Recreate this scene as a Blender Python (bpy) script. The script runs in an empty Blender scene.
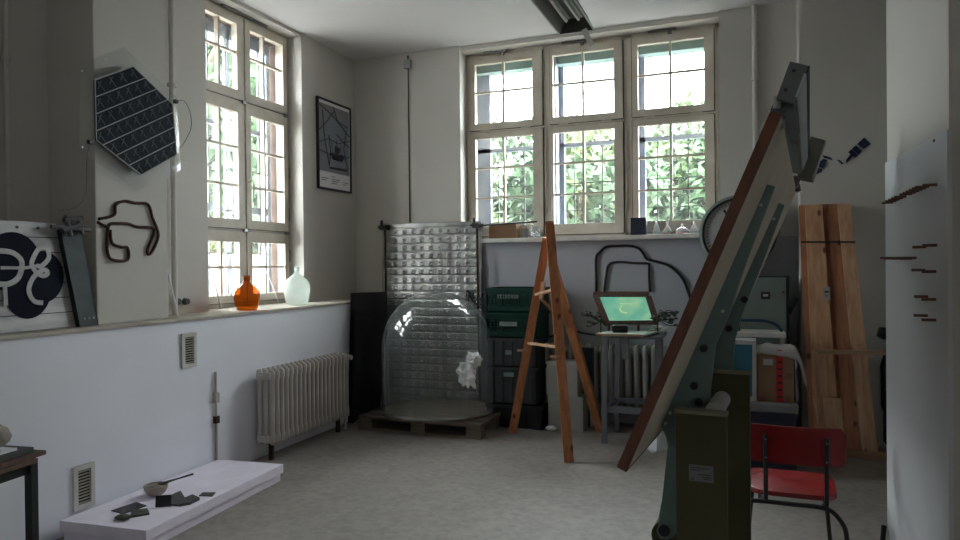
import bpy, bmesh, math, random
from mathutils import Vector as V, Matrix, noise
random.seed(7)
sc = bpy.context.scene
COL = sc.collection
# ------------------------------------------------------------------ camera model (960x540)
YAW, PIT, ROL = math.radians(21.12), math.radians(-0.397), math.radians(-0.593)
FPX, CH = 684.8, 1.5
cy, sy = math.cos(YAW), math.sin(YAW)
FW = V((-sy * math.cos(PIT), cy * math.cos(PIT), math.sin(PIT)))
r0 = V((cy, sy, 0)); u0 = r0.cross(FW)
RT = math.cos(ROL) * r0 + math.sin(ROL) * u0
UP = -math.sin(ROL) * r0 + math.cos(ROL) * u0
C0 = V((0, 0, CH))
def ray(x, y): return FW + (x - 480) / FPX * RT - (y - 270) / FPX * UP
def aX(x, y, v): d = ray(x, y); return C0 + d * (v / d.x)
def aY(x, y, v): d = ray(x, y); return C0 + d * (v / d.y)
def aZ(x, y, v=0.0): d = ray(x, y); return C0 + d * ((v - CH) / d.z)
TU = V((0.0802, 0.9968, 0)); TV = V((0.9968, -0.0802, 0))      # drafting table's long axis / across
def aU(x, y, s): d = ray(x, y); return C0 + d * (s / d.dot(TU))
cam = bpy.data.objects.new('camera', bpy.data.cameras.new('camera')); COL.objects.link(cam)
cam.data.sensor_width = 36; cam.data.lens = FPX / 960 * 36; cam.data.clip_start = 0.02; cam.data.clip_end = 300
M = Matrix((RT, UP, -FW)).transposed().to_4x4(); M.translation = C0
cam.matrix_world = M
sc.camera = cam

# ------------------------------------------------------------------ materials
MAT = {}
def nodes(name):
    m = bpy.data.materials.new(name); m.use_nodes = True
    nt = m.node_tree; b = nt.nodes['Principled BSDF']; MAT[name] = m
    return m, nt, b
def mat(name, col, rough=0.6, metal=0.0, var=0.12, scale=6.0, bump=0.0, bscale=40.0, stretch=(1, 1, 1), col2=None, emit=0.0, spec=None, gen=False, detail=5.0):
    m, nt, b = nodes(name)
    N, L = nt.nodes, nt.links
    tc = N.new('ShaderNodeTexCoord'); mp = N.new('ShaderNodeMapping'); mp.inputs['Scale'].default_value = stretch
    L.new(tc.outputs['Generated' if gen else 'Object'], mp.inputs[0])
    nz = N.new('ShaderNodeTexNoise'); nz.inputs['Scale'].default_value = scale; nz.inputs['Detail'].default_value = detail
    L.new(mp.outputs[0], nz.inputs[0])
    rp = N.new('ShaderNodeValToRGB')
    c2 = col2 or tuple(c * (1 - var) for c in col); c1 = col if col2 else tuple(min(1, c * (1 + var * 0.6)) for c in col)
    rp.color_ramp.elements[0].position = 0.3; rp.color_ramp.elements[1].position = 0.7
    rp.color_ramp.elements[0].color = (*c2, 1); rp.color_ramp.elements[1].color = (*c1, 1)
    L.new(nz.outputs['Fac'], rp.inputs[0]); L.new(rp.outputs[0], b.inputs['Base Color'])
    b.inputs['Roughness'].default_value = rough; b.inputs['Metallic'].default_value = metal
    if spec is not None: b.inputs['Specular IOR Level'].default_value = spec
    if emit: L.new(rp.outputs[0], b.inputs['Emission Color']); b.inputs['Emission Strength'].default_value = emit
    if bump:
        n2 = N.new('ShaderNodeTexNoise'); n2.inputs['Scale'].default_value = bscale; n2.inputs['Detail'].default_value = 4
        L.new(mp.outputs[0], n2.inputs[0]); bp = N.new('ShaderNodeBump'); bp.inputs['Strength'].default_value = bump; bp.inputs['Distance'].default_value = 0.01
        L.new(n2.outputs['Fac'], bp.inputs['Height']); L.new(bp.outputs[0], b.inputs['Normal'])
    return m
def wood(name, c1, c2, stretch=(14, 14, 1.2), rough=0.55, knots=True):
    m, nt, b = nodes(name); N, L = nt.nodes, nt.links
    tc = N.new('ShaderNodeTexCoord'); mp = N.new('ShaderNodeMapping'); mp.inputs['Scale'].default_value = stretch
    L.new(tc.outputs['Object'], mp.inputs[0])
    nz = N.new('ShaderNodeTexNoise'); nz.inputs['Scale'].default_value = 2.2; nz.inputs['Detail'].default_value = 7; nz.inputs['Distortion'].default_value = 0.6
    L.new(mp.outputs[0], nz.inputs[0])
    rp = N.new('ShaderNodeValToRGB'); e = rp.color_ramp.elements
    e[0].position = 0.32; e[1].position = 0.66; e[0].color = (*c2, 1); e[1].color = (*c1, 1)
    L.new(nz.outputs['Fac'], rp.inputs[0]); out = rp.outputs[0]
    if knots:
        vo = N.new('ShaderNodeTexVoronoi'); vo.voronoi_dimensions = '2D'; vo.inputs['Scale'].default_value = 1.0
        m2 = N.new('ShaderNodeMapping'); m2.inputs['Scale'].default_value = (4.5, 1, 2.6); m2.inputs['Rotation'].default_value = (math.pi / 2, 0, 0); oi = N.new('ShaderNodeObjectInfo'); mu = N.new('ShaderNodeVectorMath'); mu.operation = 'MULTIPLY_ADD'; cb_ = N.new('ShaderNodeCombineXYZ'); [L.new(oi.outputs['Random'], cb_.inputs[i]) for i in range(3)]; mu.inputs[1].default_value = (17, 31, 23); L.new(cb_.outputs[0], mu.inputs[0]); L.new(tc.outputs['Object'], mu.inputs[2]); L.new(mu.outputs[0], m2.inputs[0]); L.new(m2.outputs[0], vo.inputs[0])
        r2 = N.new('ShaderNodeValToRGB'); r2.color_ramp.elements[0].position = 0.035; r2.color_ramp.elements[1].position = 0.085
        r2.color_ramp.elements[0].color = (0.25, 0.15, 0.1, 1); r2.color_ramp.elements[1].color = (1, 1, 1, 1); L.new(vo.outputs['Distance'], r2.inputs[0])
        mx = N.new('ShaderNodeMix'); mx.data_type = 'RGBA'; mx.blend_type = 'MULTIPLY'; mx.inputs[0].default_value = 1
        L.new(out, mx.inputs[6]); L.new(r2.outputs[0], mx.inputs[7]); out = mx.outputs[2]
    L.new(out, b.inputs['Base Color']); b.inputs['Roughness'].default_value = rough
    return m
def glass(name, tint=(1, 1, 1), rough=0.01, strength=1.0, haze=0.0, hcol=(0.8, 0.85, 0.85)):
    m, nt, b = nodes(name); N, L = nt.nodes, nt.links
    N.remove(b); out = N['Material Output']
    tr = N.new('ShaderNodeBsdfTransparent'); tr.inputs[0].default_value = (*tint, 1)
    gl = N.new('ShaderNodeBsdfGlossy'); gl.inputs['Roughness'].default_value = rough
    fr = N.new('ShaderNodeFresnel'); ge = N.new('ShaderNodeNewGeometry'); mi = N.new('ShaderNodeMapRange'); mi.inputs[3].default_value = 1.45; mi.inputs[4].default_value = 1 / 1.45
    L.new(ge.outputs['Backfacing'], mi.inputs[0]); L.new(mi.outputs[0], fr.inputs[0])
    ml = N.new('ShaderNodeMath'); ml.operation = 'MULTIPLY'; ml.inputs[1].default_value = strength; L.new(fr.outputs[0], ml.inputs[0])
    mx = N.new('ShaderNodeMixShader'); L.new(ml.outputs[0], mx.inputs[0]); L.new(tr.outputs[0], mx.inputs[1]); L.new(gl.outputs[0], mx.inputs[2])
    last = mx
    if haze:
        tl = N.new('ShaderNodeBsdfTranslucent'); tl.inputs[0].default_value = (*hcol, 1)
        df = N.new('ShaderNodeBsdfDiffuse'); df.inputs[0].default_value = (*hcol, 1)
        ad = N.new('ShaderNodeMixShader'); ad.inputs[0].default_value = 0.5; L.new(tl.outputs[0], ad.inputs[1]); L.new(df.outputs[0], ad.inputs[2])
        m2 = N.new('ShaderNodeMixShader'); m2.inputs[0].default_value = haze
        tc = N.new('ShaderNodeTexCoord'); nz = N.new('ShaderNodeTexNoise'); nz.inputs['Scale'].default_value = 3; nz.inputs['Detail'].default_value = 6
        mm = N.new('ShaderNodeMapRange'); mm.inputs[3].default_value = haze * 0.6; mm.inputs[4].default_value = haze * 1.5
        L.new(tc.outputs['Object'], nz.inputs[0]); L.new(nz.outputs['Fac'], mm.inputs[0]); L.new(mm.outputs[0], m2.inputs[0])
        L.new(mx.outputs[0], m2.inputs[1]); L.new(ad.outputs[0], m2.inputs[2]); last = m2
    L.new(last.outputs[0], out.inputs[0])
    return m
def plaster(name, col, dirt=(0.35, 0.33, 0.3), amount=0.5, low=None):
    m, nt, b = nodes(name); N, L = nt.nodes, nt.links
    tc = N.new('ShaderNodeTexCoord')
    n1 = N.new('ShaderNodeTexNoise'); n1.inputs['Scale'].default_value = 1.3; n1.inputs['Detail'].default_value = 6
    n2 = N.new('ShaderNodeTexNoise'); n2.inputs['Scale'].default_value = 9; n2.inputs['Detail'].default_value = 8; n2.inputs['Roughness'].default_value = 0.7
    for n in (n1, n2): L.new(tc.outputs['Object'], n.inputs[0])
    r1 = N.new('ShaderNodeValToRGB'); r1.color_ramp.elements[0].position = 0.3; r1.color_ramp.elements[1].position = 0.7
    r1.color_ramp.elements[0].color = (*[c * 0.93 for c in col], 1); r1.color_ramp.elements[1].color = (*col, 1); L.new(n1.outputs['Fac'], r1.inputs[0])
    r2 = N.new('ShaderNodeValToRGB'); r2.color_ramp.elements[0].position = 0.68; r2.color_ramp.elements[1].position = 0.8
    r2.color_ramp.elements[0].color = (0, 0, 0, 1); r2.color_ramp.elements[1].color = (amount, amount, amount, 1); L.new(n2.outputs['Fac'], r2.inputs[0])
    mx = N.new('ShaderNodeMix'); mx.data_type = 'RGBA'; L.new(r2.outputs[0], mx.inputs[0]); L.new(r1.outputs[0], mx.inputs[6]); mx.inputs[7].default_value = (*dirt, 1)
    L.new(mx.outputs[2], b.inputs['Base Color']); b.inputs['Roughness'].default_value = 0.85; b.inputs['Specular IOR Level'].default_value = 0.25
    n3 = N.new('ShaderNodeTexNoise'); n3.inputs['Scale'].default_value = 14; n3.inputs['Detail'].default_value = 6; L.new(tc.outputs['Object'], n3.inputs[0])
    bp = N.new('ShaderNodeBump'); bp.inputs['Strength'].default_value = 0.10; bp.inputs['Distance'].default_value = 0.015
    L.new(n3.outputs['Fac'], bp.inputs['Height']); L.new(bp.outputs[0], b.inputs['Normal'])
    return m
plaster('plaster_warm', (0.58, 0.56, 0.525)); plaster('plaster_white', (0.86, 0.85, 0.83)); plaster('plaster_blue', (0.86, 0.875, 0.95), amount=0.35); plaster('plaster_greyblue', (0.40, 0.41, 0.45), amount=0.3)
plaster('ceiling_paint', (0.68, 0.67, 0.68), amount=0.1); plaster('board_white', (0.62, 0.63, 0.66), amount=0.25)
# concrete floor
m, nt, b = nodes('concrete'); N, L = nt.nodes, nt.links
tc = N.new('ShaderNodeTexCoord'); n1 = N.new('ShaderNodeTexNoise'); n1.inputs['Scale'].default_value = 1.6; n1.inputs['Detail'].default_value = 9; n1.inputs['Roughness'].default_value = 0.65
n2 = N.new('ShaderNodeTexNoise'); n2.inputs['Scale'].default_value = 22; n2.inputs['Detail'].default_value = 6
L.new(tc.outputs['Object'], n1.inputs[0]); L.new(tc.outputs['Object'], n2.inputs[0])
r1 = N.new('ShaderNodeValToRGB'); e = r1.color_ramp.elements; e[0].position = 0.35; e[1].position = 0.65; e[0].color = (0.245, 0.225, 0.21, 1); e[1].color = (0.315, 0.288, 0.265, 1)
L.new(n1.outputs['Fac'], r1.inputs[0])
r2 = N.new('ShaderNodeValToRGB'); e = r2.color_ramp.elements; e[0].position = 0.3; e[1].position = 0.62; e[0].color = (0.8, 0.8, 0.8, 1); e[1].color = (1.06, 1.06, 1.06, 1); L.new(n2.outputs['Fac'], r2.inputs[0])
vo = N.new('ShaderNodeTexVoronoi'); vo.inputs['Scale'].default_value = 3.5; L.new(tc.outputs['Object'], vo.inputs[0])
r3 = N.new('ShaderNodeValToRGB'); e = r3.color_ramp.elements; e[0].position = 0.02; e[1].position = 0.035; e[0].color = (1.5, 1.5, 1.5, 1); e[1].color = (1, 1, 1, 1); L.new(vo.outputs['Distance'], r3.inputs[0])
mx = N.new('ShaderNodeMix'); mx.data_type = 'RGBA'; mx.blend_type = 'MULTIPLY'; mx.inputs[0].default_value = 1; L.new(r1.outputs[0], mx.inputs[6]); L.new(r2.outputs[0], mx.inputs[7])
mx2 = N.new('ShaderNodeMix'); mx2.data_type = 'RGBA'; mx2.blend_type = 'MULTIPLY'; mx2.inputs[0].default_value = 1; L.new(mx.outputs[2], mx2.inputs[6]); L.new(r3.outputs[0], mx2.inputs[7])
L.new(mx2.outputs[2], b.inputs['Base Color']); b.inputs['Roughness'].default_value = 0.55
bp = N.new('ShaderNodeBump'); bp.inputs['Strength'].default_value = 0.15; bp.inputs['Distance'].default_value = 0.01; L.new(n2.outputs['Fac'], bp.inputs['Height']); L.new(bp.outputs[0], b.inputs['Normal'])
# brick
m, nt, b = nodes('brick'); N, L = nt.nodes, nt.links
tc = N.new('ShaderNodeTexCoord'); mp = N.new('ShaderNodeMapping'); mp.inputs['Rotation'].default_value = (math.pi / 2, 0, 0.6); L.new(tc.outputs['Object'], mp.inputs[0])
bk = N.new('ShaderNodeTexBrick'); bk.inputs['Scale'].default_value = 4; bk.inputs['Color1'].default_value = (0.42, 0.27, 0.21, 1); bk.inputs['Color2'].default_value = (0.36, 0.25, 0.2, 1); bk.inputs['Mortar'].default_value = (0.4, 0.37, 0.33, 1)
L.new(mp.outputs[0], bk.inputs[0]); L.new(bk.outputs[0], b.inputs['Base Color']); b.inputs['Roughness'].default_value = 0.9
mat('sandstone', (0.20, 0.15, 0.125), 0.9, var=0.25, scale=5, bump=0.4)
mat('window_paint', (0.64, 0.59, 0.51), 0.5, var=0.12, scale=5, bump=0.15, col2=(0.50, 0.44, 0.36))
mat('outer_frame_paint', (0.30, 0.34, 0.42), 0.6)
glass('outer_glass', (0.95, 0.97, 0.97), 0.02, 0.5, haze=0.010, hcol=(0.9, 0.93, 0.95))
mat('outer_head_paint', (0.30, 0.42, 0.42), 0.6)
mat('gap_black', (0.02, 0.018, 0.015), 0.9)
mat('ledge_paint', (0.46, 0.42, 0.355), 0.6, var=0.3, scale=4, bump=0.3)
mat('sill_paint', (0.62, 0.60, 0.57), 0.5, var=0.15)
mat('radiator_paint', (0.50, 0.47, 0.44), 0.45, var=0.12)
mat('radiator_paint_grey', (0.42, 0.41, 0.39), 0.45, var=0.12)
mat('rust', (0.06, 0.028, 0.018), 0.8, 0.3, var=0.5, scale=20, bump=0.5)
mat('dark_tube', (0.02, 0.015, 0.015), 0.5, 0.4)
mat('black', (0.012, 0.012, 0.014), 0.5); mat('black_matte', (0.01, 0.01, 0.012), 0.9)
mat('dark_grey', (0.06, 0.062, 0.066), 0.6); mat('mid_grey', (0.17, 0.175, 0.18), 0.6); mat('light_grey', (0.42, 0.42, 0.42), 0.5)
mat('stand_grey', (0.16, 0.17, 0.19), 0.5); mat('navy', (0.006, 0.011, 0.032), 0.5); mat('blue_black', (0.012, 0.018, 0.06), 0.3)
mat('white', (0.72, 0.72, 0.74), 0.6, var=0.05); mat('white_dirty', (0.55, 0.54, 0.52), 0.6, var=0.2)
mat('slab_white', (0.90, 0.85, 0.98), 0.8, var=0.06, scale=8, bump=0.15)
mat('panel_dark', (0.010, 0.016, 0.024), 0.7, var=0.4, scale=25, spec=0.15); mat('panel_mark', (0.085, 0.105, 0.115), 0.8, spec=0.1)
mat('panel_line', (0.30, 0.32, 0.33), 0.6)
glass('acrylic', (0.97, 0.98, 0.98), 0.05, 0.8, haze=0.05)
glass('window_glass', (0.95, 0.98, 0.97), 0.0, 0.6)
glass('jar_glass', (0.90, 0.92, 0.915), 0.02, 2.0, haze=0.11, hcol=(0.6, 0.65, 0.65))
glass('flask_glass', (0.86, 0.88, 0.89), 0.02, 2.6, haze=0.16)
glass('amber_glass', (0.78, 0.34, 0.05), 0.05, 1.0, haze=0.22, hcol=(0.36, 0.13, 0.012))
glass('white_glass', (0.85, 0.9, 0.88), 0.08, 1.0, haze=0.5, hcol=(0.76, 0.80, 0.75))
mat('sign_silver', (0.38, 0.38, 0.38), 0.5, 0.3, var=0.35, scale=3, stretch=(1, 1, 4)); mat('sign_dark', (0.012, 0.015, 0.024), 0.9, spec=0.1)
mat('steel_green', (0.02, 0.029, 0.031), 0.5, 0.4, var=0.45, scale=8)
mat('sheet_metal', (0.36, 0.36, 0.355), 0.33, 0.85, var=0.35, scale=5)
mat('paper', (0.85, 0.85, 0.88), 0.8, var=0.04); mat('art_blue', (0.19, 0.26, 0.38), 0.6, col2=(0.24, 0.23, 0.22), scale=1.6)
mat('art_dark', (0.03, 0.03, 0.035), 0.7)
mat('crate_green', (0.004, 0.042, 0.029), 0.5, spec=.3); mat('crate_grey', (0.06, 0.064, 0.07), 0.6, spec=.3); mat('crate_text', (0.22, 0.27, 0.26), 0.6)
wood('easel_wood', (0.52, 0.21, 0.085), (0.36, 0.13, 0.05)); wood('easel_wood_light', (0.50, 0.30, 0.18), (0.36, 0.19, 0.1))
wood('plank_a', (0.62, 0.37, 0.21), (0.44, 0.24, 0.13)); wood('plank_b', (0.44, 0.19, 0.095), (0.30, 0.12, 0.06)); wood('plank_c', (0.60, 0.38, 0.24), (0.45, 0.25, 0.14))
wood('pallet_wood', (0.20, 0.16, 0.12), (0.11, 0.09, 0.07), stretch=(2, 14, 14), knots=False)
wood('lath_wood', (0.40, 0.26, 0.16), (0.28, 0.17, 0.1), stretch=(2, 14, 14), knots=False)
wood('peg_wood', (0.20, 0.08, 0.05), (0.11, 0.05, 0.03), knots=False)
wood('clamp_wood', (0.10, 0.05, 0.035), (0.06, 0.03, 0.02), knots=False)
wood('edge_wood', (0.14, 0.042, 0.018), (0.085, 0.026, 0.012), stretch=(20, 20, 2), knots=False)
wood('table_wood', (0.16, 0.09, 0.06), (0.08, 0.05, 0.04), knots=False)
mat('board_cream', (0.66, 0.60, 0.49), 0.7, var=0.08); mat('machine_green', (0.15, 0.22, 0.21), 0.5, 0.1, var=0.15)
mat('machine_olive', (0.075, 0.072, 0.035), 0.6, var=0.1, spec=0.25); mat('olive_edge', (0.20, 0.19, 0.13), 0.6)
mat('beam_grey', (0.13, 0.145, 0.14), 0.55, 0.2); mat('beam_light', (0.42, 0.46, 0.50), 0.5); mat('block_olive', (0.17, 0.165, 0.14), 0.6); mat('beam_dark', (0.015, 0.016, 0.016), 0.7)
mat('steel', (0.5, 0.5, 0.5), 0.25, 1.0); mat('dull_metal', (0.25, 0.25, 0.25), 0.4, 0.9)
mat('chair_red', (0.30, 0.008, 0.012), 0.27, var=0.2); mat('cardboard', (0.26, 0.15, 0.085), 0.8, var=0.15); mat('tape_red', (0.45, 0.02, 0.02), 0.4)
mat('cardboard_dark', (0.20, 0.11, 0.06), 0.8); mat('teal', (0.015, 0.13, 0.20), 0.4); mat('blue_tube', (0.02, 0.06, 0.10), 0.4, 0.3)
mat('cabinet_green', (0.16, 0.20, 0.18), 0.5, var=0.08)
mat('dial_face', (0.42, 0.43, 0.42), 0.6, var=0.1); mat('dial_green', (0.17, 0.22, 0.21), 0.5)
mat('pale_plastic', (0.36, 0.36, 0.35), 0.5); mat('red', (0.4, 0.02, 0.02), 0.5); mat('tray_green', (0.45, 0.55, 0.45), 0.6)
mat('cloth_tan', (0.30, 0.28, 0.24), 0.95, bump=0.5); mat('liquid', (0.25, 0.05, 0.03), 0.3); mat('moss', (0.07, 0.08, 0.06), 0.8, var=0.5, scale=30)
mat('clay', (0.42, 0.35, 0.30), 0.7, var=0.2, scale=15); mat('leaf_a', (0.055, 0.095, 0.03), 0.6, var=0.4, scale=3); mat('leaf_b', (0.035, 0.075, 0.028), 0.6, var=0.4, scale=3)
mat('leaf_c', (0.09, 0.12, 0.035), 0.6, var=0.3, scale=3); mat('bark', (0.10, 0.075, 0.055), 0.9); mat('pale_paving', (0.45, 0.43, 0.40), 0.9, var=0.3)
mat('tuft', (0.05, 0.08, 0.05), 0.8); mat('lamp_reflector', (0.30, 0.31, 0.30), 0.35, 0.6); mat('lamp_body', (0.10, 0.095, 0.09), 0.5, 0.3); mat('tube_white', (0.55, 0.55, 0.5), 0.4)
mat('label_grey', (0.16, 0.165, 0.17), 0.5); mat('label_text', (0.05, 0.05, 0.05), 0.5)
mat('plastic_sheet', (0.40, 0.39, 0.38), 0.3, var=0.1)
# lit green screen
m, nt, b = nodes('screen_green'); N, L = nt.nodes, nt.links
tc = N.new('ShaderNodeTexCoord'); nz = N.new('ShaderNodeTexNoise'); nz.inputs['Scale'].default_value = 5; L.new(tc.outputs['Object'], nz.inputs[0])
rp = N.new('ShaderNodeValToRGB'); e = rp.color_ramp.elements; e[0].position = 0.35; e[1].position = 0.7; e[0].color = (0.13, 0.42, 0.30, 1); e[1].color = (0.36, 0.60, 0.34, 1)
L.new(nz.outputs['Fac'], rp.inputs[0]); L.new(rp.outputs[0], b.inputs['Base Color']); L.new(rp.outputs[0], b.inputs['Emission Color']); b.inputs['Emission Strength'].default_value = 0.07; b.inputs['Roughness'].default_value = 0.3
mat('screen_mark', (0.55, 0.72, 0.35), 0.4, emit=0.07)

# ------------------------------------------------------------------ mesh builder
class MB:
    def __init__(s): s.v = []; s.f = []
    def add(s, vs, fs):
        o = len(s.v); s.v += [V(p) for p in vs]; s.f += [tuple(i + o for i in f) for f in fs]; return s
    def hexa(s, c8): return s.add(c8, [(0, 3, 2, 1), (4, 5, 6, 7), (0, 1, 5, 4), (1, 2, 6, 5), (2, 3, 7, 6), (3, 0, 4, 7)])
    def box(s, x0, x1, y0, y1, z0, z1):
        return s.hexa([(x0, y0, z0), (x1, y0, z0), (x1, y1, z0), (x0, y1, z0), (x0, y0, z1), (x1, y0, z1), (x1, y1, z1), (x0, y1, z1)])
    def bar(s, p, q, w, h, side=None):
        p, q = V(p), V(q); d = (q - p).normalized()
        a = V(side) if side is not None else d.cross(V((0, 0, 1)))
        if a.length < 1e-4: a = V((1, 0, 0))
        a = (a - d * a.dot(d)).normalized() * (w / 2); b = d.cross(a).normalized() * (h / 2)
        return s.hexa([p - a - b, p + a - b, p + a + b, p - a + b, q - a - b, q + a - b, q + a + b, q - a + b])
    def cyl(s, p, q, r, r2=None, n=20):
        p, q = V(p), V(q); r2 = r if r2 is None else r2; d = (q - p).normalized()
        a = d.orthogonal().normalized(); b = d.cross(a)
        vs = []; 
        for c, rr in ((p, r), (q, r2)):
            vs += [c + (a * math.cos(t * 2 * math.pi / n) + b * math.sin(t * 2 * math.pi / n)) * rr for t in range(n)]
        fs = [(i, (i + 1) % n, n + (i + 1) % n, n + i) for i in range(n)] + [tuple(range(n))[::-1], tuple(range(n, 2 * n))]
        return s.add(vs, fs)
    def tube(s, pts, r, n=8, closed=False):
        pts = [V(p) for p in pts]; k = len(pts); rings = []; a = None
        for i, p in enumerate(pts):
            if closed: t = pts[(i + 1) % k] - pts[i - 1]
            else: t = pts[min(i + 1, k - 1)] - pts[max(i - 1, 0)]
            t.normalize()
            a = t.orthogonal() if a is None else a - t * a.dot(t)
            if a.length < 1e-5: a = t.orthogonal()
            a.normalize(); b = t.cross(a); rr = r[i] if isinstance(r, (list, tuple)) else r
            rings += [p + (a * math.cos(j * 2 * math.pi / n) + b * math.sin(j * 2 * math.pi / n)) * rr for j in range(n)]
        fs = []
        for i in range(k if closed else k - 1):
            j2 = (i + 1) % k
            fs += [(i * n + j, i * n + (j + 1) % n, j2 * n + (j + 1) % n, j2 * n + j) for j in range(n)]
        if not closed: fs += [tuple(range(n))[::-1], tuple(range((k - 1) * n, k * n))]
        return s.add(rings, fs)
    def lathe(s, prof, c, n=32, axis='z'):
        c = V(c); vs = []; k = len(prof)
        for r, z in prof:
            for j in range(n):
                t = j * 2 * math.pi / n
                p = (r * math.cos(t), r * math.sin(t), z)
                if axis == 'y': p = (p[0], p[2], p[1])
                vs.append(c + V(p))
        fs = [(i * n + j, i * n + (j + 1) % n, (i + 1) * n + (j + 1) % n, (i + 1) * n + j) for i in range(k - 1) for j in range(n)]
        return s.add(vs, fs)
    def prism(s, pts, vec):
        pts = [V(p) for p in pts]; n = len(pts); v = V(vec)
        return s.add(pts + [p + v for p in pts], [tuple(range(n))[::-1], tuple(range(n, 2 * n))] + [(i, (i + 1) % n, n + (i + 1) % n, n + i) for i in range(n)])
    def grid(s, fn, nu, nv):
        vs = [fn(i / nu, j / nv) for i in range(nu + 1) for j in range(nv + 1)]
        return s.add(vs, [(i * (nv + 1) + j, (i + 1) * (nv + 1) + j, (i + 1) * (nv + 1) + j + 1, i * (nv + 1) + j + 1) for i in range(nu) for j in range(nv)])
    def blob(s, c, r, sub=3, amp=0.25, fr=3.0, seed=0, sc3=(1, 1, 1)):
        bm = bmesh.new(); bmesh.ops.create_icosphere(bm, subdivisions=sub, radius=1)
        c = V(c); o = V((seed * 7.1, seed * 3.3, seed)); vs = []
        for v in bm.verts:
            k = 1 + amp * noise.noise(v.co * fr + o) * 2 + amp * 0.4 * noise.noise(v.co * fr * 3 + o)
            p = v.co * k * r; vs.append(c + V((p.x * sc3[0], p.y * sc3[1], p.z * sc3[2])))
        bm.verts.ensure_lookup_table(); fs = [tuple(v.index for v in f.verts) for f in bm.faces]; bm.free()
        return s.add(vs, fs)
ORG = {}
def smooth_path(pts, k=6):
    pts = [V(p) for p in pts]; out = []
    for i in range(len(pts) - 1):
        p0 = pts[max(i - 1, 0)]; p1 = pts[i]; p2 = pts[i + 1]; p3 = pts[min(i + 2, len(pts) - 1)]
        for j in range(k):
            t = j / k
            out.append(0.5 * ((2 * p1) + (p2 - p0) * t + (2 * p0 - 5 * p1 + 4 * p2 - p3) * t * t + (3 * p1 - p0 - 3 * p2 + p3) * t ** 3))
    return out + [pts[-1]]
def mk(name, mb, m, parent=None, label=None, bevel=0.0, smooth=False, org=None, solid=0.0):
    if parent is not None: o0 = ORG[parent.name]
    elif org is not None: o0 = V(org)
    else:
        xs = [v.x for v in mb.v]; ys = [v.y for v in mb.v]; zs = [v.z for v in mb.v]
        o0 = V(((min(xs) + max(xs)) / 2, (min(ys) + max(ys)) / 2, min(zs)))
    me = bpy.data.meshes.new(name); bm = bmesh.new()
    vs = [bm.verts.new(v - o0) for v in mb.v]
    for f in mb.f:
        try: bm.faces.new([vs[i] for i in f])
        except ValueError: pass
    bmesh.ops.remove_doubles(bm, verts=bm.verts, dist=1e-5)
    bmesh.ops.recalc_face_normals(bm, faces=bm.faces)
    if bevel:
        es = [e for e in bm.edges if len(e.link_faces) == 2 and e.calc_face_angle(0) > 0.6]
        bmesh.ops.bevel(bm, geom=es, offset=bevel, segments=2, profile=0.7, affect='EDGES', clamp_overlap=True)
    bm.to_mesh(me); bm.free()
    if smooth:
        me.polygons.foreach_set('use_smooth', [True] * len(me.polygons))
        if smooth != 'all':
            me.set_sharp_from_angle(angle=math.radians(38))
    me.materials.append(MAT[m])
    ob = bpy.data.objects.new(name, me); COL.objects.link(ob)
    if solid:
        md = ob.modifiers.new('solid', 'SOLIDIFY'); md.thickness = solid; md.offset = 0
    if parent is not None: ob.parent = parent; ORG[ob.name] = ORG[parent.name]
    else: ob.location = o0; ORG[ob.name] = o0.copy()
    if label: ob['label'] = label
    return ob
def thing(name, label, cat, loc=(0, 0, 0), group=None):
    o = bpy.data.objects.new(name, None); COL.objects.link(o); o.location = loc; o.empty_display_size = 0.1
    ORG[o.name] = V(loc); o['label'] = label; o['category'] = cat
    if group: o['group'] = group
    return o
def one(name, mb, m, label, cat, group=None, **k):
    o = mk(name, mb, m, **k); o['label'] = label; o['category'] = cat
    if group: o['group'] = group
    return o
def struct(name, mb, m, parent=None, **k):
    o = mk(name, mb, m, parent, **k)
    if parent is None: o['kind'] = 'structure'
    return o
def dup(root, delta, label=None, group=None):
    r = root.copy(); COL.objects.link(r); r.location = root.location + V(delta); ORG[r.name] = ORG[root.name] + V(delta)
    if label: r['label'] = label
    if group: r['group'] = group
    for ch in list(root.children):
        c = ch.copy(); COL.objects.link(c); c.parent = r
        for g in list(ch.children):
            d = g.copy(); COL.objects.link(d); d.parent = c
    return r

# ------------------------------------------------------------------ room
WL = -3.58           # lower left wall face
WU = -3.96           # upper left wall face
BK = 6.5             # back wall face
CE = 3.75
GW, GB = -4.127, 6.69  # window planes
PF = 6.27            # protruding pier front at right
LEDGE = 1.16; SILL = 1.765
SCL = 1.0423
struct('floor', MB().box(-6, 4.2, -3.2, 7.0, -0.2, 0), 'concrete')
struct('ceiling', MB().box(-5, 4.2, -3.2, 7.2, CE, CE + 0.3), 'ceiling_paint')
yL0 = aX(167, 200, WU).y; yJ0 = aX(207.5, 200, WU).y; yJ1 = aX(303, 200, WU).y
yp0 = aX(95.5, 200, -3.70).y; yp1 = aX(167.5, 200, -3.70).y
struct('wall_left', MB().box(-4.7, WL, -3.2, 7, 0, LEDGE - 0.022), 'plaster_blue')
struct('wall_left', MB().box(-4.5, WU, yp1 - 0.02, yJ0, LEDGE, CE).box(-4.42, WU, yJ1, 7.0, LEDGE, CE).box(-4.5, -4.1, -1.75, yp0 + .02, LEDGE, CE).box(-4.5, -4.1, -3.2, -2.2, LEDGE, CE).box(-4.5, -4.1, -2.2, -1.75, 2.7, CE).box(-4.42, WU - 0.01, yJ0, yJ1, CE - 0.03, CE), 'plaster_warm')
struct('wall_left', MB().box(-4.5, -3.70, yp0, yp1, LEDGE, CE), 'plaster_warm', bevel=0.012)
struct('trim_1', MB().box(-4.2, WL + 0.015, -3.2, BK, LEDGE - 0.022, LEDGE), 'ledge_paint', bevel=0.006)
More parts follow.
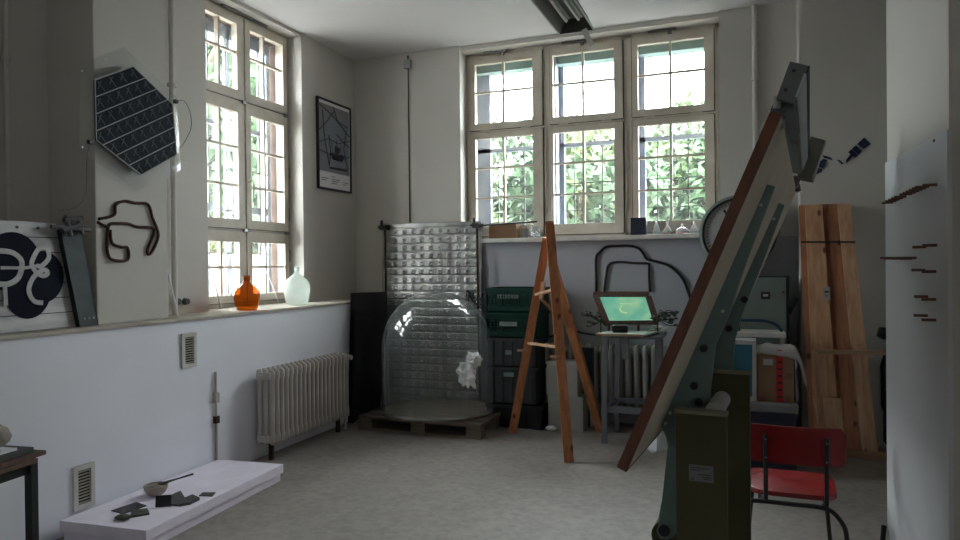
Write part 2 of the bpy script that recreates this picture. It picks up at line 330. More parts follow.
# outside stone jamb of left window
struct('wall_left', MB().box(-4.42, GW - 0.05, yJ1 - 0.012, yJ1 + 0.0, LEDGE, CE).box(-4.42, GW - 0.05, yJ0, yJ1, 3.66, CE - 0.03), 'sandstone')
xJ = aY(461, 210, BK).x; xR = aY(720, 150, BK).x
XP = aY(797, 100, BK).x
struct('wall_back', MB().box(xJ, 4.2, BK, 7.15, 0, SILL - 0.04), 'plaster_greyblue')
struct('wall_back', MB().box(-5, xJ, BK, 7.15, 0, CE).box(xR, XP + .05, BK, 7.15, SILL - 0.04, CE).box(xJ, xR, BK + 0.02, 7.15, CE - 0.045, CE), 'plaster_warm')
struct('wall_back', MB().box(XP, 4.2, PF, 7.0, 0, CE), 'plaster_warm', bevel=0.012)
struct('trim_2', MB().box(xJ, xR, BK + .0, GB + 0.03, SILL - 0.04, SILL).box(aY(483.5, 238, BK - .09).x, xR, BK - 0.09, BK, SILL - 0.04, SILL).box(xR, xR + 0.35, BK - 0.03, BK + 0.01, SILL - 0.04, SILL - 0.005), 'sill_paint', bevel=0.006)
XR = 0.62
yr1 = aX(887.5, 270, XR).y; yr0 = aX(949.5, 270, XR).y
struct('wall_right', MB().box(XR, 4.2, yr0, yr1, 0, CE), 'plaster_warm', bevel=0.01)
struct('wall_right', MB().box(4.0, 4.3, -3.2, -2.7, 0, CE).box(4.0, 4.3, -2.1, 7, 0, CE).box(4.0, 4.3, -2.7, -2.1, 0, 1.5).box(4.0, 4.3, -2.7, -2.1, 2.5, CE), 'plaster_white')
struct('wall_rear', MB().box(-4.7, 4.2, -3.4, -3.2, 0, CE), 'plaster_white')
# white board on the right pier
bx = XR - 0.014
B1, B2, = aX(885, 163, bx), aX(947, 130, bx)
pts = [V((bx, B1.y, 0.0)), V((bx, B2.y, 0.0)), V((bx, B2.y, B2.z)), V((bx, B1.y, B1.z))]
wb = thing('wall_board', 'tall bluish white board with slanted top fixed to the right-hand wall end', 'board', (bx, (B1.y + B2.y) / 2, 0))
mk('panel', MB().prism(pts, (0.013, 0, 0)), 'board_white', wb)
mk('screw', MB().cyl(aX(934.5, 140.5, bx), aX(934.5, 140.5, bx) + V((-.004, 0, 0)), 0.005, n=10), 'dark_grey', wb)
# pegs in the board
pb = [(893 + i * 3.3, 202.5 - i * 1.5) for i in range(5)] + [(912 + i * 3.4, 194 - i * 1.5) for i in range(6)] + [(937, 184.6)]
pm = [(891 + i * 4.2, 257.8 + (i % 2) * .7) for i in range(7)]
pr = [((926, 247), (937, 245.2)), ((925, 270), (936, 271.6)), ((928, 296.6), (936, 299.4)), ((927.5, 315.6), (936, 320))]
peg0 = None
def peg(px, py, label, group, L=0.042):
    global peg0
    p = aX(px, py, bx)
    if peg0 is None:
        peg0 = one('wooden_peg', MB().cyl(p, p + V((-L, 0, 0)), 0.005, n=10), 'peg_wood', label, 'peg', group, org=p); return
    o = dup(peg0, p - ORG[peg0.name], label, group)
for i, (a, b_) in enumerate(pb): peg(a, b_, 'short dark wooden peg in the rising top row on the white wall board', 'pegs in the top row')
for i, (a, b_) in enumerate(pm): peg(a, b_, 'short dark wooden peg in the level middle row near the board edge', 'pegs in the middle row')
nm = ['upper', 'second', 'third', 'lowest']
for i, (a, b_) in enumerate(pr):
    peg(*a, 'left wooden peg of the %s pair on the white wall board' % nm[i], 'paired pegs')
    peg(*b_, 'right wooden peg of the %s pair on the white wall board' % nm[i], 'paired pegs')

# ------------------------------------------------------------------ windows
def win(root_name, mp, fr, fullz, sashes, posts, out, loc):
    w = bpy.data.objects.new(root_name, None); COL.objects.link(w); w.location = loc; ORG[w.name] = V(loc); w['kind'] = 'structure'
    def bx_(mb, a0, a1, z0, z1, d0, d1):
        return mb.hexa([mp(a0, z0, d0), mp(a1, z0, d0), mp(a1, z0, d1), mp(a0, z0, d1), mp(a0, z1, d0), mp(a1, z1, d0), mp(a1, z1, d1), mp(a0, z1, d1)])
    a0, a1 = fr; z0, z1 = fullz
    f = MB(); t = 0.045
    bx_(f, a0, a0 + t, z0, z1, 0.0, 0.1); bx_(f, a1 - t, a1, z0, z1, 0.0, 0.1); bx_(f, a0, a1, z1 - t, z1, 0.0, 0.1); bx_(f, a0, a1, z0, z0 + t, 0.0, 0.1)
    for p0, p1 in posts: bx_(f, p0, p1, z0, z1, 0.0, 0.1)
    mk('window_frame', f, 'window_paint', w, bevel=0.004)
    for (s0, s1, q0, q1, cols, rows) in sashes:
        g0, g1 = cols[0], cols[-1]; h0, h1 = rows[0], rows[-1]
        s = MB(); d0, d1 = -0.022, 0.035
        bx_(s, s0, g0, q0, q1, d0, d1); bx_(s, g1, s1, q0, q1, d0, d1); bx_(s, g0, g1, q0, h0, d0, d1); bx_(s, g0, g1, h1, q1, d0, d1)
        ws = mk('sash', s, 'window_paint', w, bevel=0.004)
        b = MB(); mw = 0.011
        for c in cols[1:-1]: bx_(b, c - mw, c + mw, h0, h1, d0 + 0.012, d1 - 0.005)
        for r in rows[1:-1]: bx_(b, g0, g1, r - mw * 0.9, r + mw * 0.9, d0 + 0.014, d1 - 0.007)
        mk('glazing_bar', b, 'window_paint', ws)
        g = MB(); bx_(g, g0, g1, h0, h1, 0.008, 0.011); mk('pane', g, 'window_glass', ws)
        gp = MB()                                             # dark joint around the sash
        e = 0.007
        bx_(gp, s0 - e, s0, q0, q1, -0.002, 0.01); bx_(gp, s1, s1 + e, q0, q1, -0.002, 0.01); bx_(gp, s0, s1, q1, q1 + e, -0.002, 0.01); bx_(gp, s0, s1, q0 - e, q0, -0.002, 0.01)
        mk('joint', gp, 'gap_black', ws)
    return w, bx_
# back windows
xs = [(-2.585, -1.81, -2.506, -2.212, -1.907), (-1.735, -1.04, -1.703 + .0, -1.415, -1.121), (-0.975, -0.24, -0.901, -0.613, -0.321)]
xs = [tuple(v * SCL for v in q) for q in xs]
xs[1] = (xs[1][0] - 0.02,) + xs[1][1:]
zc = lambda z: 1.5 + (z - 1.5) * SCL
zt = [2.912, 3.224, 3.503]; zl = [1.887, 2.17, 2.468, 2.762]
zt = [zc(v) for v in zt]; zl = [zc(v) for v in zl]
ztop = zc(3.607); ztr = zc(2.83)
mpB = lambda a, z, d: (a, GB + d, z)
sash = []
for s0, s1, g0, g1, g2 in xs:
    sash.append((s0 + 0.02, s1, ztr + 0.02, ztop - 0.03, [g0, g1, g2], zt))
    sash.append((s0 + 0.02, s1, SILL + 0.035, ztr - 0.012, [g0, g1, g2], zl))
wb_, bxx = win('window_2', mpB, (xJ, xR), (SILL, ztop + 0.02), sash, [(xs[0][1] + 0.008, xs[1][0] + 0.012), (xs[1][1] + 0.008, xs[2][0] + 0.012)], None, ((xJ + xR) / 2, GB, SILL))
tr = MB(); bxx(tr, xJ, xR, ztr - 0.005, ztr + 0.013, -0.004, 0.05)
mk('transom', tr, 'window_paint', wb_)
for k, (s0, s1, g0, g1, g2) in enumerate(xs):
    h = MB(); zz = ztop - 0.012                                # top opener lever
    bxx(h, g1 - 0.2, g1 + 0.06, zz, zz + 0.02, -0.05, -0.025); bxx(h, g1 - 0.02, g1 + 0.02, zz - 0.03, zz + 0.01, -0.045, -0.02)
    mk('opener_bar', h, 'dull_metal', wb_, bevel=0.002)
    h = MB()
    for a in (g0 + 0.06, g2 - 0.12): bxx(h, a, a + 0.1, ztr - 0.008, ztr + 0.012, -0.035, -0.02)
    mk('latch', h, 'window_paint', wb_, bevel=0.002)
    h = MB().tube([mpB(s1 + 0.03, 2.9, -0.01), mpB(s1 + 0.03, 2.0, -0.01)], 0.006)
    h.cyl(mpB(s1 + 0.03, 2.02, -0.01), mpB(s1 + 0.03, 2.05, -0.01), 0.014)
    mk('bolt_rod', h, 'window_paint', wb_, smooth=True)
    o = MB(); D0, D1 = 0.24, 0.29                              # outer sash
    bxx(o, s0 + 0.0, g0 + (.07, .045, .03)[k], SILL, ztop, D0, D1); bxx(o, s1 - 0.02, s1 + 0.1, SILL, ztop, D0, D1)
    bxx(o, s0, s1, zc(2.66), zc(2.70), D0, D1)
    bxx(o, s0, s1, SILL, SILL + 0.07, D0, D1)
    mk('outer_frame', o, 'outer_frame_paint', wb_)
    o = MB(); bxx(o, s0, s1, zt[2] - 0.045, ztop + 0.05, D0 - 0.1, D1); mk('outer_head', o, 'outer_head_paint', wb_)
    o = MB(); bxx(o, s0, s1, SILL, ztop, D0 + .02, D0 + .023); mk('outer_pane', o, 'outer_glass', wb_)
    if k < 2: o = MB(); bxx(o, s1 - .01, xs[k + 1][0] + .05, SILL, ztop, 0.1, D1); mk('mullion', o, 'outer_frame_paint', wb_)
    o = MB(); 
    bxx(o, g1 + 0.13, g1 + 0.142, SILL, zc(2.66), D0 + .02, D1 - .02); bxx(o, g1 - 0.16, g1 - 0.15, SILL, zc(2.66), D0 + .02, D1 - .02)
    for q in (2.33, 2.05): bxx(o, s0, s1, q, q + 0.01, D0 + .02, D1 - .02)
    mk('outer_glazing_bar', o, 'mid_grey', wb_)
# left window
mpL = lambda a, z, d: (GW - d, a, z)
sy_ = lambda v: v * SCL
a_ = dict(g0=aX(205, 150, GW).y, m1=aX(219.3, 150, GW).y, g1=aX(236.2, 150, GW).y, s1=aX(242.6, 150, GW).y, s2=aX(244.2, 150, GW).y, h0=aX(249.2, 150, GW).y, m2=aX(264, 150, GW).y, h1=aX(282, 150, GW).y, e=aX(286, 150, GW).y)
lt = [zc(v) for v in (2.985, 3.30, 3.535)]; lm_ = [zc(v) for v in (1.905, 2.19, 2.51, 2.80)]; ll = [zc(v) for v in (1.275, 1.505, 1.715)]
T1, T2 = zc(2.90), zc(1.818)
sash = []
for (s0, s1, cols) in ((yJ0 + 0.03, a_['s1'], [a_['g0'] - .02, a_['m1'], a_['g1']]), (a_['s2'], a_['e'], [a_['h0'], a_['m2'], a_['h1']])):
    sash.append((s0, s1, T1 + 0.012, 3.70, cols, lt)); sash.append((s0, s1, T2 + 0.012, T1 - 0.012, cols, lm_)); sash.append((s0, s1, LEDGE + 0.04, T2 - 0.012, cols, ll))
wl_, bxl = win('window_1', mpL, (yJ0, yJ1), (LEDGE, 3.72), sash, [], None, (GW, (yJ0 + yJ1) / 2, LEDGE))
tr = MB(); bxl(tr, yJ0, yJ1, T1 - 0.006, T1 + 0.006, -0.005, 0.05); bxl(tr, yJ0, yJ1, T2 - 0.006, T2 + 0.006, -0.005, 0.05)
bxl(tr, a_['s1'], a_['s2'], LEDGE, 3.70, -0.01, 0.05)
mk('transom', tr, 'window_paint', wl_)
h = MB().tube([mpL(a_['h0'] - .045, 2.26, -0.02), mpL(a_['h0'] - .045, 2.27, -0.06), mpL(a_['h0'] - .02, 2.25, -0.065), mpL(a_['h0'] - .02, 2.12, -0.06)], 0.007)
mk('window_handle', h, 'window_paint', wl_, smooth=True)
h = MB(); bxl(h, a_['m1'], a_['m2'], 3.705, 3.725, -0.06, -0.03); mk('opener_bar', h, 'dull_metal', wl_)
h = MB()
for z in (T1, T2):
    for a in (a_['s1'] - .03, a_['h1']): bxl(h, a, a + 0.05, z - .02, z + .01, -0.035, -0.02)
mk('latch', h, 'dull_metal', wl_)
h = MB()
for z in (2.35, 1.55, 1.95): h.cyl(mpL(a_['e'] + .015, z, -0.012), mpL(a_['e'] + .015, z + .12, -0.012), 0.009)
mk('hinge', h, 'dull_metal', wl_, smooth=True)
o = MB(); D0, D1 = 0.17, 0.22
yj = aX(267, 150, GW - D0).y
for c0, c1 in ((yJ0, yJ0 + 0.08), (yj, yj + 0.05), (aX(228, 150, GW - D0).y, aX(230.5, 150, GW - D0).y)): bxl(o, c0, c1, LEDGE, 3.7, D0, D1)
for z0, z1 in ((zc(3.30) + .17, 3.66), (zc(2.70), zc(2.74)), (zc(1.98), zc(2.04)), (LEDGE, LEDGE + .1)): bxl(o, yJ0, yj, z0, z1, D0, D1)
mk('outer_frame', o, 'outer_frame_paint', wl_)
o = MB(); bxl(o, yJ0, yj, LEDGE, 3.7, D0 + .02, D0 + .023); mk('outer_pane', o, 'outer_glass', wl_)
o = MB()
for z in (zc(1.62), zc(2.35)): bxl(o, yJ0, yj, z, z + .012, D0, D0 + .02)
for k in range(5): bxl(o, yj - .12 - k * .22, yj - .11 - k * .22, LEDGE, 3.6, D0, D0 + .02)
mk('outer_glazing_bar', o, 'mid_grey', wl_)

# unseen window added in the left wall behind the camera for fill light
f = MB()
for y in (-2.2, -1.81): f.box(-4.3, -4.22, y, y + .06, LEDGE, 2.7)
for z in (LEDGE, 1.95, 2.64): f.box(-4.3, -4.22, -2.2, -1.75, z, z + .06)
w3 = struct('fill_window_left', f, 'window_paint')
mk('pane', MB().box(-4.262, -4.258, -2.2, -1.75, LEDGE, 2.7), 'window_glass', w3)
RW0, RW1, RZ0, RZ1 = -2.7, -2.1, 1.5, 2.5  # unseen window added in the right wall, sized to give fill light
f = MB()
for y in (RW0, (RW0 + RW1) / 2 - .03, RW1 - .06): f.box(4.1, 4.18, y, y + .06, RZ0, RZ1)
for z in (RZ0, 2.0, RZ1 - .06): f.box(4.1, 4.18, RW0, RW1, z, z + .06)
w4 = struct('fill_window_right', f, 'window_paint')
mk('pane', MB().box(4.138, 4.142, RW0, RW1, RZ0, RZ1), 'window_glass', w4)
# ------------------------------------------------------------------ outside
struct('ground_outside', MB().box(-60, 40, 7.2, 70, -1.3, -1.0).box(-60, -4.75, -10, 7.2, -1.3, -1.0), 'pale_paving')  # pale paving colour, lightened to bounce more light onto the ceiling
def tree(x, y, h, r, base, leafm, label, n=5000, seed=1, ls=0.13):
    rnd = random.Random(seed); t = thing('leafy_tree', label, 'tree', (x, y, -1), 'trees outside the left window' if x < -8 else 'trees outside the back windows')
    k = MB().cyl((x, y, -1), (x, y, h * 0.7), 0.16, 0.06, 10)
    for i in range(6):
        a = rnd.random() * 6.28; z = base + (h - base) * rnd.random() * 0.6
        k.cyl((x, y, z), (x + math.cos(a) * r * .7, y + math.sin(a) * r * .7, z + (h - base) * .25), 0.05, 0.02, 6)
    mk('trunk', k, 'bark', t)
    cl = [(x + rnd.gauss(0, r * .45), y + rnd.gauss(0, r * .45), base + (h - base) * rnd.random(), r * rnd.uniform(.25, .5)) for _ in range(22)]
    c = MB(); vs = []; fs = []
    for i in range(n):
        cx, cy_, cz, cr = rnd.choice(cl)
        d = V((rnd.gauss(0, 1), rnd.gauss(0, 1), rnd.gauss(0, 1))).normalized() * cr * (rnd.random() ** .4)
        p = V((cx, cy_, cz)) + d
        a = V((rnd.gauss(0, 1), rnd.gauss(0, 1), rnd.gauss(0, 1))).normalized(); b = a.orthogonal().normalized()
        s = ls * rnd.uniform(.6, 1.3); o = len(vs)
        vs += [p - a * s, p + b * s * .45, p + a * s, p - b * s * .45]; fs.append((o, o + 1, o + 2, o + 3))
    c.v = vs; c.f = fs
    mk('crown', c, leafm, t)
lm = ['leaf_a', 'leaf_b', 'leaf_c']
specs = [(-5.6, 12.5, 3.6, 1.6, -1), (-4.2, 13.2, 4.1, 1.7, -1), (-2.9, 12.6, 3.7, 1.5, -1), (-1.5, 13.4, 4.0, 1.6, -1), (-.3, 12.8, 3.6, 1.5, -1), (1.2, 13.5, 3.9, 1.6, -1), (-6.9, 13.8, 4.3, 1.8, -1)]
for i, (x, y, h, r, bs) in enumerate(specs): tree(x, y, h, r, -0.8, lm[i % 3], 'bright green leafy shrub tree outside the back windows', n=8000, seed=i + 3, ls=0.13)
for i, (x, y, h, r) in enumerate([(-10, 10.6, 8.5, 2.2), (-10.6, 13.6, 9, 2.4), (-13, 16.6, 10.5, 2.6), (-12, 12, 10, 2.4), (-9.2, 12.2, 4, 1.6)]):
    tree(x, y, h, r, 0.2, lm[(i + 1) % 3], 'tall green leafy tree outside the left window', n=13000, seed=i + 30, ls=0.2)
one('garden_wall', MB().box(-8.2, -7.9, 7.5, 14, -1, 1.75), 'brick', 'low brick garden wall outside the left window', 'wall')

# ------------------------------------------------------------------ pipes on walls
def pipe(pts, r, label, m='plaster_warm', clips=()):
    t = thing('wall_pipe', label, 'pipe', pts[0])
    mk('pipe', MB().tube(pts, r, 10), m, t, smooth=True)
    for c in clips: mk('clip', MB().cyl(V(c) - V((0, 0, .012)), V(c) + V((0, 0, .012)), r * 1.7, n=12), 'radiator_paint', t)
p = aX(8.5, 200, -4.06); pipe([(p.x, p.y, LEDGE), (p.x, p.y, CE)], 0.014, 'thin painted pipe in the far left wall recess', clips=[(p.x, p.y, 2.0), (p.x, p.y, 2.75)])
p = aX(173.5, 200, WU + .035); pipe([(p.x, p.y, LEDGE), (p.x, p.y, CE)], 0.02, 'painted pipe between the hexagonal panel and left window', clips=[(p.x, p.y, 2.85)])
p = aY(755.5, 150, BK - .03); pipe([(p.x, p.y, SILL), (p.x, p.y, CE)], 0.022, 'painted pipe right of the back windows near the pier', clips=[(p.x, p.y, 3.1)])
p = aY(409, 150, BK - .012); q = aY(407.5, 64, BK - .03)
t = thing('junction_box', 'grey junction box with cable running down the back wall', 'junction box', (p.x, BK, 2.0))
mk('cable', MB().tube([(p.x, p.y, 1.9), (p.x, p.y, q.z)], 0.006), 'dark_grey', t)
mk('box', MB().box(q.x - .038, q.x + .038, BK - .05, BK, q.z - .045, q.z + .045), 'pale_plastic', t, bevel=0.006)
mk('stub', MB().cyl((q.x, BK - .02, q.z + .04), (q.x, BK - .02, q.z + .09), 0.01), 'dark_grey', t)
a, b_ = aX(215.5, 372, WL + .012), aX(217.5, 458, WL + .012)
t = thing('wall_pipe', 'thin rust-stained capped pipe low on the blue-white left wall', 'pipe', (WL, a.y, 0))
mk('pipe', MB().tube([(a.x, a.y, a.z), (a.x, a.y, 0.0)], 0.009), 'ledge_paint', t, smooth=True)
mk('clip', MB().box(WL, WL + .03, a.y - .018, a.y + .018, a.z - .22, a.z - .15), 'ledge_paint', t)
mk('clip', MB().box(WL, WL + .03, a.y - .018, a.y + .018, .38, .43), 'rust', t)

# ------------------------------------------------------------------ vents
def vent(pxs, label):
    A, B_ = aX(*pxs[0], WL), aX(*pxs[1], WL)
    y0, y1, z0, z1 = A.y, B_.y, B_.z, A.z
    t = thing('vent_grille', label, 'vent', (WL, (y0 + y1) / 2, z0)); f = MB(); w = (y1 - y0) * .2
    f.box(WL, WL + .014, y0, y0 + w, z0, z1).box(WL, WL + .014, y1 - w, y1, z0, z1).box(WL, WL + .014, y0 + w, y1 - w, z0, z0 + w).box(WL, WL + .014, y0 + w, y1 - w, z1 - w, z1)
    mk('grille_frame', f, 'sill_paint', t, bevel=0.003)
    mk('backing', MB().box(WL, WL + .002, y0 + w, y1 - w, z0 + w, z1 - w), 'gap_black', t)
    s = MB(); n = 11
    for i in range(n):
        z = z0 + w + (z1 - z0 - 2 * w) * (i + .5) / n
        s.bar((WL + .007, y0 + w, z), (WL + .007, y1 - w, z), .008, .006, side=(1, 0, 0))
    mk('slats', s, 'ledge_paint', t)
vent(((72, 468), (94, 504)), 'white louvred vent low on the wall behind the pale slab')
vent(((180.5, 334), (195.8, 366)), 'small louvred vent just under the left window ledge')

# ------------------------------------------------------------------ hexagonal panel
HX = -3.655
H = [aX(x, y, HX) for x, y in ((93.3, 80.3), (131.8, 66.6), (171, 104.4), (175.2, 155), (139.8, 175), (95, 140.5))]
S = [aX(x, y, HX - .012) for x, y in ((81, 63), (124, 47), (177, 97), (181, 170), (138, 190), (80, 150))]
t = thing('hexagonal_panel', 'dark hexagonal patterned panel on clear sheet hanging on the left pier', 'wall panel', (-3.7, H[4].y, H[4].z))
mk('clear_sheet', MB().prism(S, (-.006, 0, 0)), 'acrylic', t)
mk('hexagon', MB().prism(H, (.012, 0, 0)), 'panel_dark', t)
mk('spacer', MB().box(-3.70, HX - .016, H[1].y - .03, H[1].y + .03, 2.4, 2.46).box(-3.70, HX - .016, 3.2, 3.25, 2.4, 2.46), 'light_grey', t)
ln = MB(); mk_ = MB(); fx = HX + .0135
ctr = sum(H, V()) / 6; dirv = (H[1] - H[0]).normalized(); per = V((0, -dirv.z, dirv.y))
def clip(line_c):
    hits = []
    for i in range(6):
        A, B_ = H[i], H[(i + 1) % 6]; da, db = (A - ctr).dot(per) - line_c, (B_ - ctr).dot(per) - line_c
        if da * db < 0: hits.append(A + (B_ - A) * (da / (da - db)))
    return hits
cs = [(h - ctr).dot(per) for h in H]; c0, c1 = min(cs), max(cs); n = 7
for i in range(1, n):
    hh = clip(c0 + (c1 - c0) * i / n)
    if len(hh) == 2: ln.bar(hh[0] + V((.014, 0, 0)), hh[1] + V((.014, 0, 0)), .006, .004, side=per)
for i in range(6): ln.bar(H[i] + V((.012, 0, 0)), H[(i + 1) % 6] + V((.012, 0, 0)), .005, .006, side=(1, 0, 0))
for i in range(n):
    c = c0 + (c1 - c0) * (i + .5) / n; hh = clip(c)
    if len(hh) != 2: continue
    A, B_ = hh; 
    if (B_ - A).dot(dirv) < 0: A, B_ = B_, A
    Lh = (B_ - A).length; m_ = int(Lh / .075); w = (c1 - c0) / n * .36
    for j in range(m_):
        P = A + dirv * (Lh * (j + .5) / m_) + V((.0135, 0, 0))
        mk_.bar(P - per * w + dirv * .012, P + per * w - dirv * .008, .007, .002, side=dirv)
        mk_.bar(P - dirv * .028 - per * w * .2, P + dirv * .016 + per * w * .9, .006, .002, side=per)
mk('seam_lines', ln, 'panel_line', t); mk('weave_marks', mk_, 'panel_mark', t)
for pts in ([(90, 142), (87, 160), (86.5, 190), (80, 204), (66, 210), (58, 210)], [(175.5, 101.5), (184, 101), (190, 112), (191, 128), (184, 143), (180, 148)]):
    P = [aX(x, y, HX - .004) for x, y in pts]
    mk('cable', MB().tube(smooth_path(P), .0022, 6), 'dark_grey', t)
    c = P[0]; mk('clip', MB().box(c.x - .012, c.x + .014, c.y - .014, c.y + .014, c.z - .012, c.z + .012), 'black', t, bevel=.003)
for x, y in ((104.5, 59), (81.5, 71), (82, 147), (141, 189), (186, 163), (181, 105)):
    c = aX(x, y, HX - .008); mk('pin', MB().cyl(c, c + V((.006, 0, 0)), .005, n=8), 'white', t)

# ------------------------------------------------------------------ bent rusty tube on the pier
TX = -3.690
def tubeobj(pts_list, f, r, m, label, name='bent_tube_sculpture', cat='sculpture', closed=()):
    mb = MB()
    for i, pts in enumerate(pts_list): mb.tube(smooth_path([f(x, y) for x, y in pts], 4), r, 8)
    return one(name, mb, m, label, cat, smooth=True)
tubeobj([[(99, 219), (114, 215), (115.5, 205), (124.4, 201), (135, 203), (148, 204.4), (152.5, 217.8), (158.5, 235.5), (151, 253.3), (147.2, 250.4), (154, 229.6), (136.3, 226.7), (127.4, 223.7), (111, 223.7), (107.5, 227), (97.7, 222)],
         [(108, 227), (107, 240), (107.5, 252), (112, 259.5), (127.4, 260), (127.6, 248), (121, 247), (112, 243), (110.2, 229.6)]],
        lambda x, y: aX(x, y, TX), .0095, 'rust', 'rusty bent tube outline fixed below the hexagonal panel')

# ------------------------------------------------------------------ emblem sign leaning in the left recess
def sg(x, y, e=0.0):      # point on the leaning sign plane through (-3.72, ., LEDGE) leaning back
    lean = 0.155; d = ray(x, y); nrm = V((1, 0, lean)); p0 = V((-3.68, 0, LEDGE)); return C0 + d * ((p0 - C0).dot(nrm) / d.dot(nrm)) + nrm.normalized() * e
nrmS = V((1, 0, .155)).normalized()
A, B_ = sg(75.5, 324), sg(56, 224)
yk = A.y; ytop = B_.y
sl = V((A.x, A.y, LEDGE)); k = 1.15
bot0 = V((sl.x, sl.y - 1.45, LEDGE)); upv = V((-.155, 0, 1))
hgt = (B_.z - LEDGE)
c_ = [V((sl.x, yk, LEDGE + .005)), V((sl.x, yk, LEDGE + .005)) + upv * hgt + V((0, ytop - yk, 0)), bot0 + upv * (hgt * .99) + V((0, 0, .005)), bot0 + V((0, 0, .005))]
t = thing('emblem_sign', 'silver plank sign with dark round emblem leaning in left recess', 'sign', (sl.x, yk - .7, LEDGE))
mk('board', MB().prism(c_, -nrmS * .018), 'sign_silver', t)
jl = MB()
for i in range(1, 7):
    q = i / 7; P = c_[0].lerp(c_[1], q) + nrmS * .001; Q = c_[3].lerp(c_[2], q) + nrmS * .001
    jl.bar(P, Q, .004, .002, side=(0, 0, 1))
mk('plank_joints', jl, 'sign_dark', t)
def disc(cx, cy_, rx, ry, e, n=36): return [sg(cx + rx * math.cos(a * 2 * math.pi / n), cy_ + ry * math.sin(a * 2 * math.pi / n), e) for a in range(n)]
em = MB()
for cx, cy_, rx, ry, e in ((11, 262, 29, 30, .0025), (42, 277, 21.5, 26, .0035), (27, 289, 24, 30, .003)): em.prism(disc(cx, cy_, rx, ry, e), -nrmS * .002)
mk('emblem', em, 'sign_dark', t)
lt_ = MB()
for pts, w in (([(36, 266), (41, 266), (48, 258), (46, 249), (39, 248), (33, 257), (31, 265), (36, 273), (43, 276), (47, 273), (43, 270), (33, 277), (28, 290), (33, 301), (42, 303)], 4.5),
               ([(0, 268), (10, 268), (24, 268), (36, 266)], 3), ([(-2, 251), (12, 253), (21, 262), (18, 277), (8, 284), (-4, 284)], 5), ([(4, 284), (5, 305)], 4)):
    P = smooth_path([sg(x, y, .006) for x, y in pts], 6)
    for i in range(len(P) - 1): lt_.bar(P[i], P[i + 1] + (P[i + 1] - P[i]) * .3, w * .0058, .003, side=(P[i + 1] - P[i]).cross(nrmS))
mk('lettering', lt_, 'sign_silver', t)
bh = MB()
for x, y in ((17, 227), (38, 228)): bh.cyl(sg(x, y, 0), sg(x, y, .003), .008, n=10)
mk('bolt_holes', bh, 'black', t)
# channel leaning beside
P = [(76.5, 325), (94.5, 322.5), (78, 231), (57, 230)]
Q = [sg(x, y, .03) for x, y in P]
t = thing('steel_channel', 'dark green-grey steel channel leaning beside the emblem sign', 'steel channel', (Q[0].x, Q[0].y, LEDGE))
Q[0].z = max(Q[0].z, LEDGE); Q[1].z = LEDGE + .002; Q[0].z = LEDGE + .002
mk('web', MB().prism(Q, -nrmS * .006), 'steel_green', t)
fl = MB()
for a, b_ in ((Q[0], Q[3]), (Q[1], Q[2])): fl.bar(a - nrmS * .015, b_ - nrmS * .015, .004, .035, side=(0, 1, 0))
mk('flange', fl, 'steel_green', t)
ck = MB()
for x, y in ((81, 319.5), (85.5, 319), (90, 318.5)): ck.cyl(sg(x, y, .03), sg(x, y, .034), .006, n=8)
mk('rivets', ck, 'light_grey', t)
cl = MB()
for (a, b_, r) in (((45, 228), (84, 232), .012), ((58, 222), (76, 220), .016), ((56, 232), (75, 227), .018), ((60, 217), (64, 238), .014), ((72, 218), (76, 236), .012)):
    cl.cyl(sg(*a, .05), sg(*b_, .055), r, n=8)
mk('clamp_bracket', cl, 'dark_grey', t, smooth=True)
# ledge bits
p = aX(178, 311, -3.74); q = aX(167.5, 270, WU + .05)
rod = one('white_rod', MB().tube([V((p.x, p.y, LEDGE + .005)), q], .0065), 'white', 'thin white rod leaning right of the left pier', 'rod', smooth=True)
for i, (x, y) in enumerate(((178, 301.5), (186.5, 301.5))):
    c = aX(x, y, WU + .02)
    one('wall_puck', MB().cyl((WU, c.y, c.z), (WU + .035, c.y, c.z), .026, .022, 18), 'dark_grey', ('left' if i == 0 else 'right') + ' of two dark round knobs low on wall beside left window', 'knob', 'pair of dark knobs', smooth=True)
def frod(pts, label):
    one('white_rod', MB().tube([aX(x, y, d) for x, y, d in pts], .0055), 'white', label, 'rod', smooth=True)
frod([(221, 308.5, WU + .1), (212.5, 273, GW + .04)], 'thin white rod leaning in the left window corner')
t = thing('rod_tripod', 'white rods forming an upside-down v behind the amber bottle', 'rods', aX(275, 305, WU))
ap = aX(267, 271, GW + .045)
for x, y in ((258, 300), (279, 305.5)):
    b2 = aX(x, y, GW + .09); b2.z = LEDGE + .004
    mk('rod', MB().tube([b2, ap], .0055), 'white', t, smooth=True)
# bottles
def bottle(px, py, X_, prof, m, label, extra=None):
    c = aX(px, py, X_); c.z = LEDGE
    t = thing('demijohn', label, 'bottle', c)
    mk('glass_body', MB().lathe(prof, c, 40), m, t, smooth='all')
    return t, c
k = 0.0072
pr1 = [(0, 0), (.06, 0), (.078, .006), (.088, .03), (.098, .08), (.104, .12), (.096, .155), (.07, .185), (.036, .212), (.025, .23), (.022, .262)]
t, c = bottle(247, 308.5, -3.72, pr1, 'amber_glass', 'amber glass demijohn on the left window ledge')
mk('neck_ring', MB().lathe([(.022, .235), (.027, .24), (.027, .275), (.022, .278), (.016, .278)], c, 24), 'amber_glass', t, smooth=True)
pr2 = [(r, z * 1.13) for r, z in [(0, 0), (.07, 0), (.092, .008), (.103, .04), (.112, .1), (.117, .14), (.108, .175), (.085, .205), (.05, .23), (.028, .246), (.02, .262), (.02, .29)]]
t, c = bottle(297, 304.5, -3.76, pr2, 'white_glass', 'clear whitish glass demijohn at the right end of left window')
mk('neck_ring', MB().lathe([(.02, .32), (.026, .325), (.026, .34), (.019, .342)], c, 24), 'white_glass', t, smooth=True)

